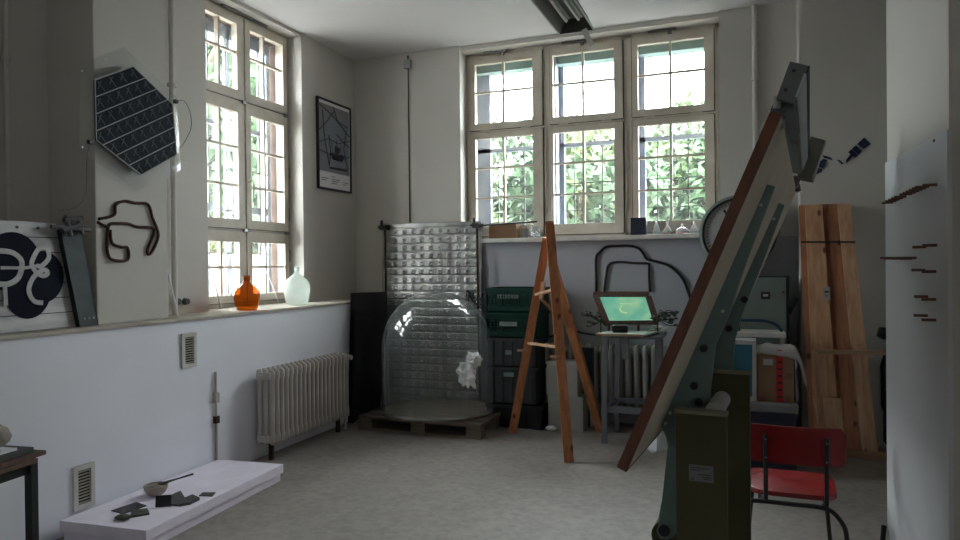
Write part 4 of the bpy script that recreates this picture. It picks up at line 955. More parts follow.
# framed screen leaning back above
FYb, FYt = SF + .17, SF + .33
def fs(x, y): # tilted plane
    q0 = aY(597, 320, FYb).z; q1 = aY(597, 293, FYt).z; kk = (FYt - FYb) / (q1 - q0); d = ray(x, y); n = V((0, 1, -kk)); p0 = V((0, FYb, q0)); return C0 + d * ((p0 - C0).dot(n) / d.dot(n))
nf = V((0, -1, .4)).normalized()
t = thing('framed_screen', 'glowing pale green screen clamped in dark wooden frame', 'screen', fs(625, 322))
mk('screen', MB().prism([fs(*q) for q in ((598.5, 297), (646.5, 297), (653.5, 321), (609, 321.5))], -nf * .012), 'screen_green', t)
mk('screen_image', MB().tube(smooth_path([fs(x, y) + nf * .001 for x, y in ((622, 306), (620, 309), (622, 312), (627, 313))]), .006, 6).prism([fs(*q) + nf * .0008 for q in ((620, 303.5), (632, 303.5), (632.5, 304.1), (620.2, 304.1))], -nf * .001), 'screen_mark', t)
mk('frame_rail', MB().bar(fs(593.5, 294.5), fs(649, 294.5), .03, .045, side=nf), 'clamp_wood', t); mk('frame_rail', MB().bar(fs(606, 323), fs(657, 322.5), .03, .03, side=nf), 'clamp_wood', t)
mk('frame_stile', MB().bar(fs(596, 296), fs(606.5, 322), .05, .03, side=(1, 0, 0)), 'clamp_wood', t); mk('frame_stile', MB().bar(fs(648.5, 297), fs(656, 321), .05, .03, side=(1, 0, 0)), 'clamp_wood', t)
bb = fs(620, 323); 
mk('prop', MB().bar(V((bb.x - .1, bb.y + .03, zst + .022)), V((bb.x - .1, bb.y + .03, bb.z)), .02, .02, side=(1, 0, 0)).bar(V((bb.x + .15, bb.y + .03, zst + .022)), V((bb.x + .15, bb.y + .03, bb.z)), .02, .02, side=(1, 0, 0)), 'clamp_wood', t)
# wire blossoms
def tangle(cx, cy_, wpx, hpx, Y_, label, seed):
    rnd = random.Random(seed); c = aY(cx, cy_, Y_); w = wpx / 110; h = hpx / 110
    t = thing('wire_branch', label, 'wire branch', c, 'wire branches beside the screen')
    w_ = MB(); ends = []
    base = V((cx < 620 and c.x + w * .6 or c.x - w * .6, Y_, c.z - h * .2))
    for i in range(16):
        e = c + V((rnd.uniform(-w, w), rnd.uniform(-.05, .05), rnd.uniform(-h, h) * .9)); ends.append(e)
        w_.tube(smooth_path([base, base.lerp(e, .5) + V((0, 0, rnd.uniform(-.03, .05))), e], 4), .0035, 5)
    w_.tube([base, V((base.x, base.y, zst + .02))], .006, 6)
    mk('wires', w_, 'black', t)
    l = MB()
    for e in ends: l.blob(e, rnd.uniform(.012, .02), 1, .4, 3, rnd.random() * 9, (1.4, 1, .8))
    mk('buds', l, 'tuft', t)
    l = MB()
    for e in ends[:7]: l.blob(e + V((.01, -.01, .015)), rnd.uniform(.008, .013), 1, .4, 3, rnd.random() * 9)
    mk('pale_buds', l, 'light_grey', t)
tangle(594.5, 319, 10, 8, SF + .2, 'tangled dark wire branch left of the green screen', 1)
tangle(665, 317, 11, 10, SF + .2, 'tangled dark wire branch right of the green screen', 2)

# ------------------------------------------------------------------ back window sill items
SY = BK + .02
def sx(x, y=228, Y_=SY): return aY(x, y, Y_).x
a, b_ = sx(489), sx(516); h = aY(503, 222.5, SY).z
t = thing('cardboard_box', 'brown cardboard box on the back sill by the crossbar', 'box', ((a + b_) / 2, SY, SILL))
mk('box_body', MB().box(a, b_, SY, SY + .12, SILL, h), 'cardboard', t, bevel=.003)
mk('tape', MB().box((a + b_) / 2 - .02, (a + b_) / 2 + .02, SY, SY + .12, h, h + .001), 'cardboard_dark', t)
x = sx(522.5); one('grey_jar', MB().lathe([(0, 0), (.033, 0), (.036, .01), (.036, .095), (.03, .1), (.03, .105), (0, .105)], (x, SY + .06, SILL), 24), 'mid_grey', 'grey metal tin beside the cardboard box', 'tin', smooth=True)
x = sx(533.5); t = thing('glass_jar', 'clear wide glass jar on back sill right of tin', 'jar', (x, SY + .06, SILL))
mk('glass_body', MB().lathe([(0, .001), (.055, .001), (.066, .01), (.068, .06), (.055, .09), (.04, .1), (.045, .115)], (x, SY + .06, SILL), 28), 'flask_glass', t, smooth='all')
mk('contents', MB().blob((x, SY + .06, SILL + .035), .045, 3, .3, 3, 2, (1, 1, .7)), 'white', t)
a, b_ = sx(630.5), sx(646); h = aY(638, 217.5, SY).z
one('dark_blue_box', MB().box(a, b_, SY, SY + .08, SILL, h), 'navy', 'square dark blue box on the back window sill', 'box', bevel=.004)
def flask(px_, hh, r, liq, label, wide=False):
    x = sx(px_); c = V((x, SY + .03, SILL)); t = thing('glass_flask', label, 'flask', c, 'laboratory flasks on the back sill')
    prof = [(0, .001), (r, .001), (r * 1.05, .008), (r * .98, .02), (r * .35, hh * .6), (.012, hh * .68), (.011, hh), (.016, hh + .004)]
    if wide: prof = [(0, .001), (r, .001), (r, hh * .5), (r * .5, hh * .7), (.014, hh * .75), (.014, hh), (.018, hh + .003)]
    mk('glass_body', MB().lathe(prof, c, 24), 'flask_glass', t, smooth='all')
    if liq: mk('contents', MB().lathe([(0, .003), (r * .9, .003), (r * .88, .018), (0, .022)], c, 20), liq, t, smooth=True)
    mk('stopper', MB().cyl(c + V((0, 0, hh - .004)), c + V((0, 0, hh + .012)), .009, n=12), 'white', t)
flask(656, .16, .05, None, 'clear conical flask next to the dark blue box')
flask(667, .12, .055, 'liquid', 'conical flask with dark red contents on back sill')
flask(682, .09, .058, 'liquid', 'squat flask with reddish contents on back sill', True)
flask(694, .13, .055, None, 'clear conical flask, rightmost on the back sill')

# ------------------------------------------------------------------ big dial (weighing scale) behind the drafting board
DY = 6.28; c = aY(739, 233, DY); R_ = aY(780.5, 233, DY).x - c.x
t = thing('dial_scale', 'large round dial with black rim standing behind the drafting board', 'dial scale', (c.x, DY + .08, 0))
mk('housing', MB().lathe([(R_ * .5, .1), (R_, .09), (R_, .0), (R_ * .93, -.01), (R_ * .93, .01)], c, 64, axis='y'), 'dial_green', t, smooth=True)
mk('black_ring', MB().lathe([(R_ * .93, -.004), (R_ * .87, -.006), (R_ * .87, .012), (R_ * .93, .012), (R_ * .93, -.004)], c, 64, axis='y'), 'black', t, smooth=True)
mk('dial_face', MB().lathe([(R_ * .9, .01), (0, .01), (0, .03), (R_ * .9, .03)], c, 48, axis='y'), 'dial_face', t)
tk = MB()
for i in range(60):
    a = i * math.pi / 30; d = V((math.cos(a), 0, math.sin(a))); tk.bar(c + d * R_ * .76 + V((0, .008, 0)), c + d * R_ * (.83 if i % 5 else .86) + V((0, .008, 0)), .004, .003, side=(d.cross(V((0, 1, 0)))))
mk('tick_marks', tk, 'black', t)
hb = aY(719, 226, DY); mk('hub', MB().lathe([(0, -.03), (.05, -.03), (.055, .01), (0, .01)], c, 28, axis='y'), 'dark_grey', t, smooth=True)
mk('pointer', MB().bar(c + V((0, -.015, 0)), c + V((-.12, -.015, .2)), .02, .004, side=(1, 0, .6)), 'black', t)
mk('pedestal', MB().box(c.x - .13, c.x + .13, DY, DY + .16, 0, c.z - R_ * .7), 'dial_green', t, bevel=.01)

# ------------------------------------------------------------------ drafting table
sN, sF = 1.82, 3.84
bl, tl = aU(618.5, 464, sN), aU(770.5, 112, sN)
ed = (tl - bl).normalized(); bn = ed.cross(TU).normalized()
if bn.x < 0: bn = -bn        # towards the right / underside
LU = TU * (sF - sN); th = .027
baseP = V((0, 0, 0)) + TU * 2.5 + TV * ((bl.dot(TV) + tl.dot(TV)) / 2 + .15)
t = thing('drafting_table', 'large tilted drafting board on olive columns with green arms', 'drafting table', (baseP.x, baseP.y, 0))
mk('drawing_board', MB().prism([bl, tl, tl + bn * th, bl + bn * th], LU), 'board_cream', t)
e1 = TU * -.004
bd = mk('board_edge', MB().prism([bl - ed * .004, tl - ed * .0, tl + bn * (th + .001), bl + bn * (th + .001) - ed * .004], -TU * .012).prism([bl - ed * .01, bl, bl + bn * th, bl + bn * th - ed * .01], LU), 'edge_wood', t, label='brown wooden edge band')
mk('edge_strip', MB().prism([tl - bn * .006 - ed * .06, tl - bn * .006 + ed * .004, tl + ed * .004, tl - ed * .06], LU), 'steel', t)
def plate(pts, s, w, m, name, **k):
    return mk(name, MB().prism([aU(x, y, s) for x, y in pts], TU * w), m, t, **k)
s1, s2 = 2.20, 2.98
a1 = plate([(764, 183), (775, 186.5), (747, 260), (730, 312), (715, 345), (708, 410), (700, 450), (670, 447), (660, 424), (673, 388), (695.5, 340), (730, 260)], s1, .03, 'machine_green', 'support_arm', bevel=.003)
a2 = plate([(777, 202), (784.5, 205), (763, 262), (741, 318), (735, 340), (731, 388), (728, 405), (708, 405), (712, 345), (724, 321), (750.5, 260)], s2, .03, 'machine_green', 'support_arm', bevel=.003)
def bolts(l, s, r, m, par, d=-.012):
    for x, y in l: q = aU(x, y, s); mk('bolt', MB().cyl(q, q + TU * d, r, n=14), m, par, smooth=True)
bolts([(704, 348), (694.5, 385.5), (699, 402)], s1, .012, 'black', a1); bolts([(761, 205), (723, 311), (670.5, 412.5), (666, 423)], s1, .005, 'white_dirty', a1)
bolts([(744.5, 299.5), (729, 328.5)], s2, .014, 'black', a2); bolts([(774, 219)], s2, .006, 'white_dirty', a2)
# columns
def column(xl, xr, ytop, s):
    A, B_ = aU(xl, 500, s), aU(xr, 500, s); ztp = aU((xl + xr) / 2, ytop, s).z
    v0, v1 = A.dot(TV), B_.dot(TV)
    P = lambda v, u, z: TV * v + TU * u + V((0, 0, z))
    def bx3(mb, a, b, u0, u1, z0, z1): return mb.hexa([P(a, u0, z0), P(b, u0, z0), P(b, u1, z0), P(a, u1, z0), P(a, u0, z1), P(b, u0, z1), P(b, u1, z1), P(a, u1, z1)])
    cb = mk('column', bx3(MB(), v0, v1, s, s + .035, .06, ztp - .012), 'machine_olive', t, bevel=.006)
    mk('column_cap', bx3(MB(), v0 - .003, v1 + .003, s - .003, s + .038, ztp - .012, ztp), 'olive_edge', cb, bevel=.003)
    mk('foot', bx3(MB(), v0 - .38, v1 + .38, s - .0, s + .09, 0, .06), 'machine_olive', t, bevel=.01)
    return v0, v1, ztp, bx3, P, cb
v0, v1, zt1, bx3, P_, cb1 = column(676, 727, 411, 2.07)
A, B_ = aU(689, 464, 2.07), aU(713.5, 483, 2.07)
q0, q1 = A.dot(TV), B_.dot(TV)
mk('name_plate', bx3(MB(), q0, q1, 2.066, 2.07, B_.z, A.z), 'label_grey', cb1, label='small grey printed label plate')
lt2 = MB(); wq = q1 - q0; hq = A.z - B_.z
for a, b, z in ((.06, .85, .84), (.06, .45, .7), (.4, .9, .45), (.55, .95, .3), (.6, .9, .18)): bx3(lt2, q0 + a * wq, q0 + b * wq, 2.0652, 2.0662, B_.z + (z - .03) * hq, B_.z + (z + .03) * hq)
lt2.prism([P_(q0 + .08 * wq, 2.0652, B_.z + .08 * hq), P_(q0 + .22 * wq, 2.0652, B_.z + .08 * hq), P_(q0 + .15 * wq, 2.0652, B_.z + .26 * hq)], TU * .001)
mk('plate_text', lt2, 'label_text', cb1)
w2 = (aU(750, 500, 2.86).dot(TV)) 
xl2 = 712
v20, v21, zt2_, *_ = column(xl2, 750.5, 371, 2.86)
ca = aU(714, 402, 2.2); cz = ca.z; cv = ca.dot(TV)
mk('cross_tube', MB().cyl(P_(cv + .01, 2.115, cz - .012), P_(cv + .01, 2.32, cz - .012), .026, n=28), 'light_grey', t, smooth=True)
mk('base_beam', bx3(MB(), (v0 + v1) / 2 - .04, (v0 + v1) / 2 + .04, 2.16, 2.86, .1, .18), 'machine_olive', t, bevel=.005)
l1 = plate([(668, 445), (688, 440), (690, 470), (678, 470), (664, 536), (658, 537), (656, 531), (662, 500)], 2.32, .02, 'machine_green', 'lower_arm')
l2 = plate([(678, 466), (700, 470), (682, 520), (675, 536), (668, 540), (660, 539), (656.5, 532), (658, 524)], 2.24, .03, 'machine_green', 'lower_arm', bevel=.003)
bolts([(664.5, 530)], 2.24, .018, 'black', l2)
lowz = aU(665, 540, 2.24); 
mk('counterweight', MB().cyl(lowz + TU * .03, lowz + TU * .5, .05, n=24), 'machine_olive', t, smooth=True)
# parallel beam on top
nb = [aU(x, y, 1.86) for x, y in ((790, 61), (808.5, 65.5), (794, 104), (776, 98.5))]
LB = TU * (3.42 - 1.86)
bm_ = mk('carriage_beam', MB().prism(nb, LB), 'beam_grey', t, bevel=.003, label='grey metal carriage beam')
nR = (nb[1] - nb[2]).cross(TU).normalized(); 
if nR.x < 0: nR = -nR
ip = [nb[2].lerp(nb[1], .18), nb[2].lerp(nb[1], .8)]
mk('beam_inlay', MB().prism([ip[0] + nR * .002, ip[1] + nR * .002, ip[1] - nR * .004, ip[0] - nR * .004], LB * .985), 'beam_light', bm_)
mk('beam_rim', MB().prism([nb[1] - (nb[1] - nb[2]).normalized() * .018, nb[1], nb[1] + nR * .003, nb[1] - (nb[1] - nb[2]).normalized() * .018 + nR * .003], LB), 'beam_dark', bm_)
hol = MB()
for x, y in ((794, 71), (785.5, 90)): q = aU(x, y, 1.858); hol.cyl(q, q - TU * .003, .0045, n=10)
mk('end_holes', hol, 'black', bm_)
eb = [aU(x, y, 3.36) for x, y in ((811, 136), (825, 140), (812, 180), (797, 177))]
mk('carriage_block', MB().prism(eb, TU * .12), 'block_olive', bm_, bevel=.004)
mk('block_edge', MB().prism([eb[1], eb[1] + (eb[1] - eb[0]).normalized() * .006, eb[2] + (eb[1] - eb[0]).normalized() * .006, eb[2]], TU * .12), 'light_grey', bm_)
br1 = MB()
br1.prism([aU(x, y, 1.9) for x, y in ((775, 99), (792, 102), (791, 112), (770, 110))], TU * .07).prism([aU(x, y, 1.9) for x, y in ((786, 104), (796, 105), (800, 130), (795, 141), (789, 140), (786, 124))], TU * .05)
b1 = mk('near_bracket', br1, 'beam_grey', t, bevel=.002)
mk('roller', MB().cyl(aU(778, 124, 1.92), aU(783, 124, 1.92) + TV * .005, .012, n=14).cyl(aU(777, 108, 1.89), aU(777, 108, 1.89) + V((0, 0, .03)), .009, n=12), 'light_grey', b1, smooth=True)
tp = lambda s: V((0, 0, 0)) + tl + TU * (s - sN)
b2 = mk('far_bracket', MB().prism([aU(x, y, 3.66) for x, y in ((792, 182), (800, 184), (801, 190), (797, 192), (790, 187))], TU * .05).bar(tp(3.68) + bn * .01, aU(797, 178, 3.4), .03, .02), 'beam_grey', t)
mk('roller', MB().cyl(aU(795.5, 186, 3.655), aU(795.5, 186, 3.655) - TU * .01, .012, n=12), 'white', b2, smooth=True)
# bent white sheet under board
a, b_, c_, d_ = (aZ(x, y, q) for x, y, q in ((657, 434, .70), (645.5, 447, .69), (652, 452.5, .67), (656.5, 451.5, .67)))
t5 = thing('bent_metal_shade', 'bright bent white metal shade below the drafting board', 'lamp shade', (c_.x, c_.y, c_.z))
mk('bright_face', MB().prism([a, b_, c_, d_], V((0, 0, -.005))), 'paper', t5)
mk('grey_face', MB().prism([a + V((0, 0, -.003)), d_ + V((0, 0, -.003)), aU(668, 449, 2.75), aU(664, 424, 2.75)], TV * .004), 'mid_grey', t5)
hk = aU(664, 424, 2.75)
mk('stem', MB().tube([hk, aU(676, 408, 2.9), aU(700, 400, 2.95), aU(712, 390, 2.98)], .006), 'dark_grey', t5)

# ------------------------------------------------------------------ red chair
CY = 3.47; q = aY(793, 445, CY); CXc = q.x
zt4, zb4 = aY(793, 427, CY).z, aY(793, 464.5, CY).z
hw = .222
t = thing('red_chair', 'red chair with black tubular frame beside the drafting table', 'chair', (CXc, CY + .2, 0))
def brf(s, v):
    x = (s - .5) * 2; z = zb4 + (zt4 - zb4) * v; 
    return V((CXc + x * hw, CY + .015 - .04 * (1 - x * x) + .0 + .02 * (1 - v) * 0, z))
mbk = MB(); 
cr_ = []
for i in range(25):
    x = -1 + 2 * i / 24; inset = 0.0
    e = max(0, abs(x) - .88) / .12; inset = .03 * (1 - math.sqrt(max(0, 1 - e * e)))
    yy = CY + .03 - .035 * (1 - x * x)
    cr_.append((CXc + x * hw, yy, zb4 + inset, zt4 - inset))
vs = []; fs_ = []
for (x, y, z0_, z1_b) in cr_: vs += [V((x, y, z0_)), V((x, y, z1_b)), V((x, y + .012, z1_b)), V((x, y + .012, z0_))]
for i in range(24):
    for j in range(4): fs_.append((i * 4 + j, i * 4 + (j + 1) % 4, (i + 1) * 4 + (j + 1) % 4, (i + 1) * 4 + j))
fs_ += [(0, 1, 2, 3), (96, 97, 98, 99)]
mk('backrest', mbk.add(vs, fs_), 'chair_red', t, smooth=True)
ST = .415
def seatf():
    mb = MB(); n = 40; top_, bot = [], []
    for i in range(n):
        a = i * 2 * math.pi / n; ca, sa = math.cos(a), math.sin(a)
        x = math.copysign(abs(ca) ** .42, ca) * .205; y = math.copysign(abs(sa) ** .42, sa) * .2
        x *= (1 + .05 * (y / .2))
        top_.append(V((CXc + x * .97, CY + .24 + y * .97, ST))); bot.append(V((CXc + x, CY + .24 + y, ST - .022)))
    return mb.add(top_ + bot, [tuple(range(n)), tuple(range(n, 2 * n))[::-1]] + [(i, (i + 1) % n, n + (i + 1) % n, n + i) for i in range(n)])
mk('seat', seatf(), 'chair_red', t, bevel=.006, smooth=True)
xl, xr_ = aY(765.5, 470, CY).x, aY(826, 470, CY).x
rt_ = .0105; zr_ = ST - .034
for i, x in enumerate((xl, xr_)):
    P = smooth_path([(x, CY - .035, zt4 - .035), (x, CY - .035, zb4), (x, CY - .03, ST + .02), (x, CY - .01, zr_ + .01), (x, CY + .04, zr_)], 5)
    mk('back_post', MB().tube(P, rt_, 10), 'black', t, smooth=True)
    sc2 = MB()
    for z in (zt4 - .055, zb4 + .035): sc2.cyl((x, CY - .048, z), (x, CY - .04, z), .005, n=8)
    mk('screw', sc2, 'steel', t)
mk('seat_rail', MB().tube(smooth_path([(CXc - .24, CY - .05, .0 + .3), (CXc - .235, CY - .03, zr_ - .06), (CXc - .2, CY - .015, zr_ - .01), (CXc - .15, CY - .01, zr_), (CXc, CY - .01, zr_), (CXc + .1, CY - .01, zr_), (CXc + .16, CY - .012, zr_ - .015), (CXc + .205, CY - .03, zr_ - .07), (CXc + .215, CY - .04, zr_ - .13)], 4), rt_, 10), 'black', t, smooth=True)
for sx_ in (-1, 1):
    mk('leg', MB().tube([(CXc + sx_ * .215 - (sx_ < 0) * .025, CY - .04, zr_ - .12), (CXc + sx_ * .23, CY - .06, 0)], rt_, 10), 'black', t, smooth=True)
    mk('leg', MB().tube(smooth_path([(CXc + sx_ * .14, CY + .04, zr_), (CXc + sx_ * .15, CY + .3, zr_), (CXc + sx_ * .17, CY + .38, zr_ - .05), (CXc + sx_ * .2, CY + .42, 0)], 5), rt_, 10), 'black', t, smooth=True)
    mk('frame_tube', MB().tube([(CXc + sx_ * .12 , CY - .01, zr_), (CXc + sx_ * .14, CY + .05, zr_)], rt_, 10), 'black', t, smooth=True)

# ------------------------------------------------------------------ cabinet and stack at right back
KY = 6.12
a, b_ = aY(716, 300, KY), aY(787, 300, KY); zk = aY(760, 277.5, KY).z
t = thing('metal_cabinet', 'grey-green metal cabinet with small plate on back wall', 'cabinet', ((a.x + b_.x) / 2, KY, 0))
xb = min(b_.x, XP - .0)
mk('cabinet_body', MB().box(a.x, b_.x + .018, KY + .012, KY + .14, 0, zk + .012), 'black', t)
mk('door', MB().box(a.x + .012, b_.x - .006, KY, KY + .012, .02, zk), 'cabinet_green', t, bevel=.003)
c = aY(765.5, 295.5, KY); mk('plate', MB().box(c.x - .035, c.x + .035, KY - .006, KY, c.z - .03, c.z + .03), 'black', t)
mk('plate_mark', MB().box(c.x - .02, c.x + .02, KY - .008, KY - .006, c.z - .008, c.z + .012), 'light_grey', t)
c = aY(783, 292, KY); mk('lock', MB().cyl((c.x, KY, c.z), (c.x, KY - .012, c.z), .01, n=12), 'dark_grey', t)
c = aY(790, 312, KY + .06); mk('lever_handle', MB().cyl((b_.x + .01, KY + .06, c.z), (c.x + .01, KY + .06, c.z), .022, n=12).tube([(c.x, KY + .05, c.z), (c.x + .035, KY + .04, c.z + .07), (c.x + .055, KY + .04, c.z + .12)], .012), 'black', t, smooth=True)
# trolley with blue tube rail and white shelf
QY = 5.72
def bq(x, y, Y_=QY): return aY(x, y, Y_)
a, b_ = bq(733, 333), bq(786, 333); zA, zB = bq(760, 333).z, bq(760, 343).z
t = thing('tube_trolley', 'white-topped trolley with blue tube rail before the cabinet', 'trolley', ((a.x + b_.x) / 2, QY + .15, 0))
mk('top', MB().box(a.x, b_.x, QY, QY + .3, zA - .035, zA), 'white_dirty', t, bevel=.004)
mk('rail', MB().tube(smooth_path([(a.x + .04, QY + .15, zA), (a.x + .045, QY + .15, zA + .075), (a.x + .1, QY + .15, zA + .085), (b_.x - .14, QY + .15, zA + .08), (b_.x - .06, QY + .15, zA + .05), (b_.x - .02, QY + .15, zA)], 5), .013, 10), 'blue_tube', t, smooth=True)
for x in (a.x + .02, b_.x - .03): 
    for y in (QY + .02, QY + .27): mk('leg', MB().box(x, x + .022, y, y + .02, 0, zA - .035), 'white_dirty', t)
# dark blue case, lid, box
EY = 5.28
a, b_ = aY(754, 420, EY), aY(797, 420, EY); zc0 = aY(775, 413, EY).z; zc1 = aY(775, 404.5, EY).z
a.x -= .12
one('blue_case', MB().box(a.x, b_.x, EY, EY + .38, 0, zc0), 'navy', 'dark blue case on the floor behind the red chair', 'case', bevel=.008)
one('grey_sheet', MB().box(a.x - .01, b_.x + .01, EY + .005, EY + .38, zc0 + .0005, zc1 - .002), 'mid_grey', 'flat grey sheet on top of the dark blue case', 'sheet', bevel=.004)
y0b = EY + .1
a, b_ = aY(757.5, 380, y0b), aY(794, 380, y0b); zt5 = aY(775, 350, y0b).z
t = thing('cardboard_box', 'taped brown cardboard box with red tape behind the chair', 'box', ((a.x + b_.x) / 2, y0b, zc1))
mk('box_body', MB().box(a.x, b_.x, y0b, y0b + .26, zc1 - .001, zt5), 'cardboard', t, bevel=.004)
c, d = aY(776, 380, y0b).x, aY(783.5, 380, y0b).x
mk('red_tape', MB().box(c, d, y0b - .002, y0b, zc1, zt5).box(c, d, y0b, y0b + .26, zt5, zt5 + .002), 'tape_red', t)
tx = MB(); zq = zc1 + .03
while zq < zt5 - .05: tx.box(c + .012, d - .012, y0b - .003, y0b - .002, zq, zq + .018).box(c + .02, d - .025, y0b - .003, y0b - .002, zq + .024, zq + .034); zq += .05
mk('tape_print', tx, 'black', t)
c = aY(768.5, 362, y0b); mk('sticker', MB().box(c.x - .035, c.x + .03, y0b - .002, y0b, c.z - .022, c.z + .022), 'light_grey', t)
for x0_, x1_, yy in ((759, 766, 399), (785, 792, 376), (785, 792, 398)):
    m0, m1 = aY(x0_, yy, y0b), aY(x1_, yy, y0b); mk('printed_patch', MB().box(m0.x, m1.x, y0b - .0015, y0b, m0.z - .02, m0.z + .02), 'cardboard_dark', t)
def sheetf(s, v):
    x = a.x - .03 + (b_.x - a.x + .11) * s; z = zt5 + .012 + .02 * noise.noise(V((s * 5, v * 4, 1)))
    y = y0b - .03 + .28 * v
    if v < .25: z -= (.25 - v) * .28 * (.5 + .9 * s * s); y = y0b - .012 - .01 * noise.noise(V((s * 9, 0, v)))
    if s > .85: z -= (s - .85) * 1.2
    return V((x, y, z))
one('plastic_sheet', MB().grid(sheetf, 24, 16), 'plastic_sheet', 'crumpled translucent plastic sheet draped over the cardboard box', 'sheet', smooth='all', solid=.002)
def sh2(s, v): return V((b_.x + .012 + .035 * v * s + .01 * noise.noise(V((s * 6, v * 6, 2))), y0b - .02 + .25 * s, zt5 - .02 - (zt5 - zc1 - .03) * v))
one('plastic_sheet', MB().grid(sh2, 10, 12), 'plastic_sheet', 'plastic flap hanging at right side of cardboard box', 'sheet', smooth='all', solid=.002)
# white framed teal panel
a, b_ = aY(727, 370, y0b - .02), aY(757, 370, y0b - .02); zt6 = aY(745, 340.5, y0b - .02).z
t = thing('teal_unit', 'white framed teal panel unit left of the cardboard box', 'unit', ((a.x + b_.x) / 2, y0b, zc1))
f = MB(); w = .03; Y0 = y0b - .02; zb6 = zc1
f.box(a.x, a.x + w, Y0, Y0 + .2, zb6, zt6).box(b_.x - w, b_.x - .004, Y0, Y0 + .2, zb6, zt6).box(a.x + w, b_.x - w, Y0, Y0 + .2, zt6 - w, zt6).box(a.x + w, b_.x - w, Y0, Y0 + .2, zb6, zb6 + w)
mk('frame', f, 'light_grey', t, bevel=.003); mk('panel', MB().box(a.x + w, b_.x - w, Y0 + .01, Y0 + .03, zb6 + w, zt6 - w), 'teal', t)

# ------------------------------------------------------------------ planks
bz = .06
one('base_beam', MB().box(aY(812, 455, 5.9).x, 1.25, 5.88, 6.0, 0, bz), 'lath_wood', 'long low wooden beam on floor under leaning planks', 'beam', bevel=.004)
def plank(tp_, bt, Yt, Yb, m, label, thk=.03, z0=bz, ytop=204, extra=None):
    T0, T1 = aY(tp_[0], ytop, Yt), aY(tp_[1], ytop, Yt); zt = (T0.z + T1.z) / 2
    B0, B1_ = aY(bt[0], 445, Yb), aY(bt[1], 445, Yb)
    mb = MB().prism([(B0.x, Yb, z0 + .001), (B1_.x, Yb, z0 + .001), (T1.x, Yt, zt), (T0.x, Yt, zt)], (0, thk, 0))
    return one('wooden_plank', mb, m, label, 'plank', 'planks leaning on the right pier', bevel=.002)
plank((798.8, 806), (810, 819), 6.17, 5.9, 'plank_b', 'narrow reddish plank, leftmost of those leaning by pier', ytop=205)
plank((805, 822), (815, 841), 6.14, 5.886, 'plank_a', 'wide pale plank with knots, second from left', thk=.028, ytop=204.5)
plank((822.5, 828), (838, 845), 6.20, 5.93, 'plank_b', 'thin reddish plank between the two wide ones', ytop=204)
plank((827, 837), (844, 861), 6.16, 5.9, 'plank_b', 'reddish brown plank, third wide one from left', ytop=204)
plank((837.4, 850.5), (862, 878), 6.14, 5.886, 'plank_c', 'long pale plank, rightmost of those leaning on pier', thk=.028, ytop=203.5)
P = [aY(x, y, 5.80) for x, y in ((823, 397.5), (841, 399), (843, 430), (843, 452))]
one('short_plank', MB().prism([(P[0].x, 5.80, P[0].z), (P[1].x, 5.80, P[1].z), (P[1].x + .03, 5.74, .0), (P[0].x + .03, 5.74, .0)], (0, .025, 0)), 'plank_c', 'short wide offcut plank standing before the long planks', 'plank', bevel=.002)
# straps
def strap(y, label, Ya, Yb_):
    a, b_ = aY(799 + (y - 204) * .05, y, Ya), aY(851 + (y - 204) * .11, y, Ya)
    one('black_strap', MB().bar((a.x, Ya, a.z), (b_.x, Ya, b_.z), .004, .014, side=(0, 1, 0)), 'black', label, 'strap')
strap(242, 'thin black strap around the upper planks', 6.083, 6.1)
# sticker
a, b_ = aY(823, 287, 6.04), aY(830, 300, 6.04)
t = thing('paper_label', 'white printed paper label on the wide pale plank', 'label', (a.x, 6.05, b_.z))
yy = 6.03
mk('paper', MB().box(a.x, b_.x, yy, yy + .003, b_.z, a.z), 'light_grey', t); mk('print', MB().box(a.x + .01, b_.x - .01, yy - .001, yy, a.z - .045, a.z - .03).box(a.x + .015, b_.x - .02, yy - .001, yy, a.z - .075, a.z - .065), 'dark_grey', t)
# lath frame in front
FYL = 5.7
a, b_ = aY(815, 351.5, FYL), aY(900, 353.5, FYL)
t = thing('lath_frame', 'thin wooden lath frame with horizontal rail before planks', 'frame', (a.x, FYL, 0))
mk('rail', MB().bar(a, b_, .022, .03, side=(0, 1, 0)), 'lath_wood', t)
c = aY(822, 440, FYL - .05); mk('post', MB().bar((c.x, FYL - .03, 0), (a.x + .0, FYL - .015, a.z), .03, .022, side=(1, 0, 0)), 'plank_c', t)
mk('post', MB().bar((b_.x, FYL - .03, 0), (b_.x, FYL - .015, b_.z), .03, .022, side=(1, 0, 0)), 'plank_c', t)
# dark cloth bag at far right
a = aY(884, 400, 5.98)
t = thing('black_equipment_cover', 'dark covered equipment at right beyond the planks', 'covered equipment', (a.x + .1, 6.1, 0))
mk('cover', MB().blob((a.x + .14, 6.1, .52), .16, 3, .25, 2, 6, (.85, .8, 3.2)), 'black', t, smooth=True)
mk('knob', MB().blob(aY(883, 333, 6.05), .05, 2, .2, 2, 3), 'black', t, smooth=True)
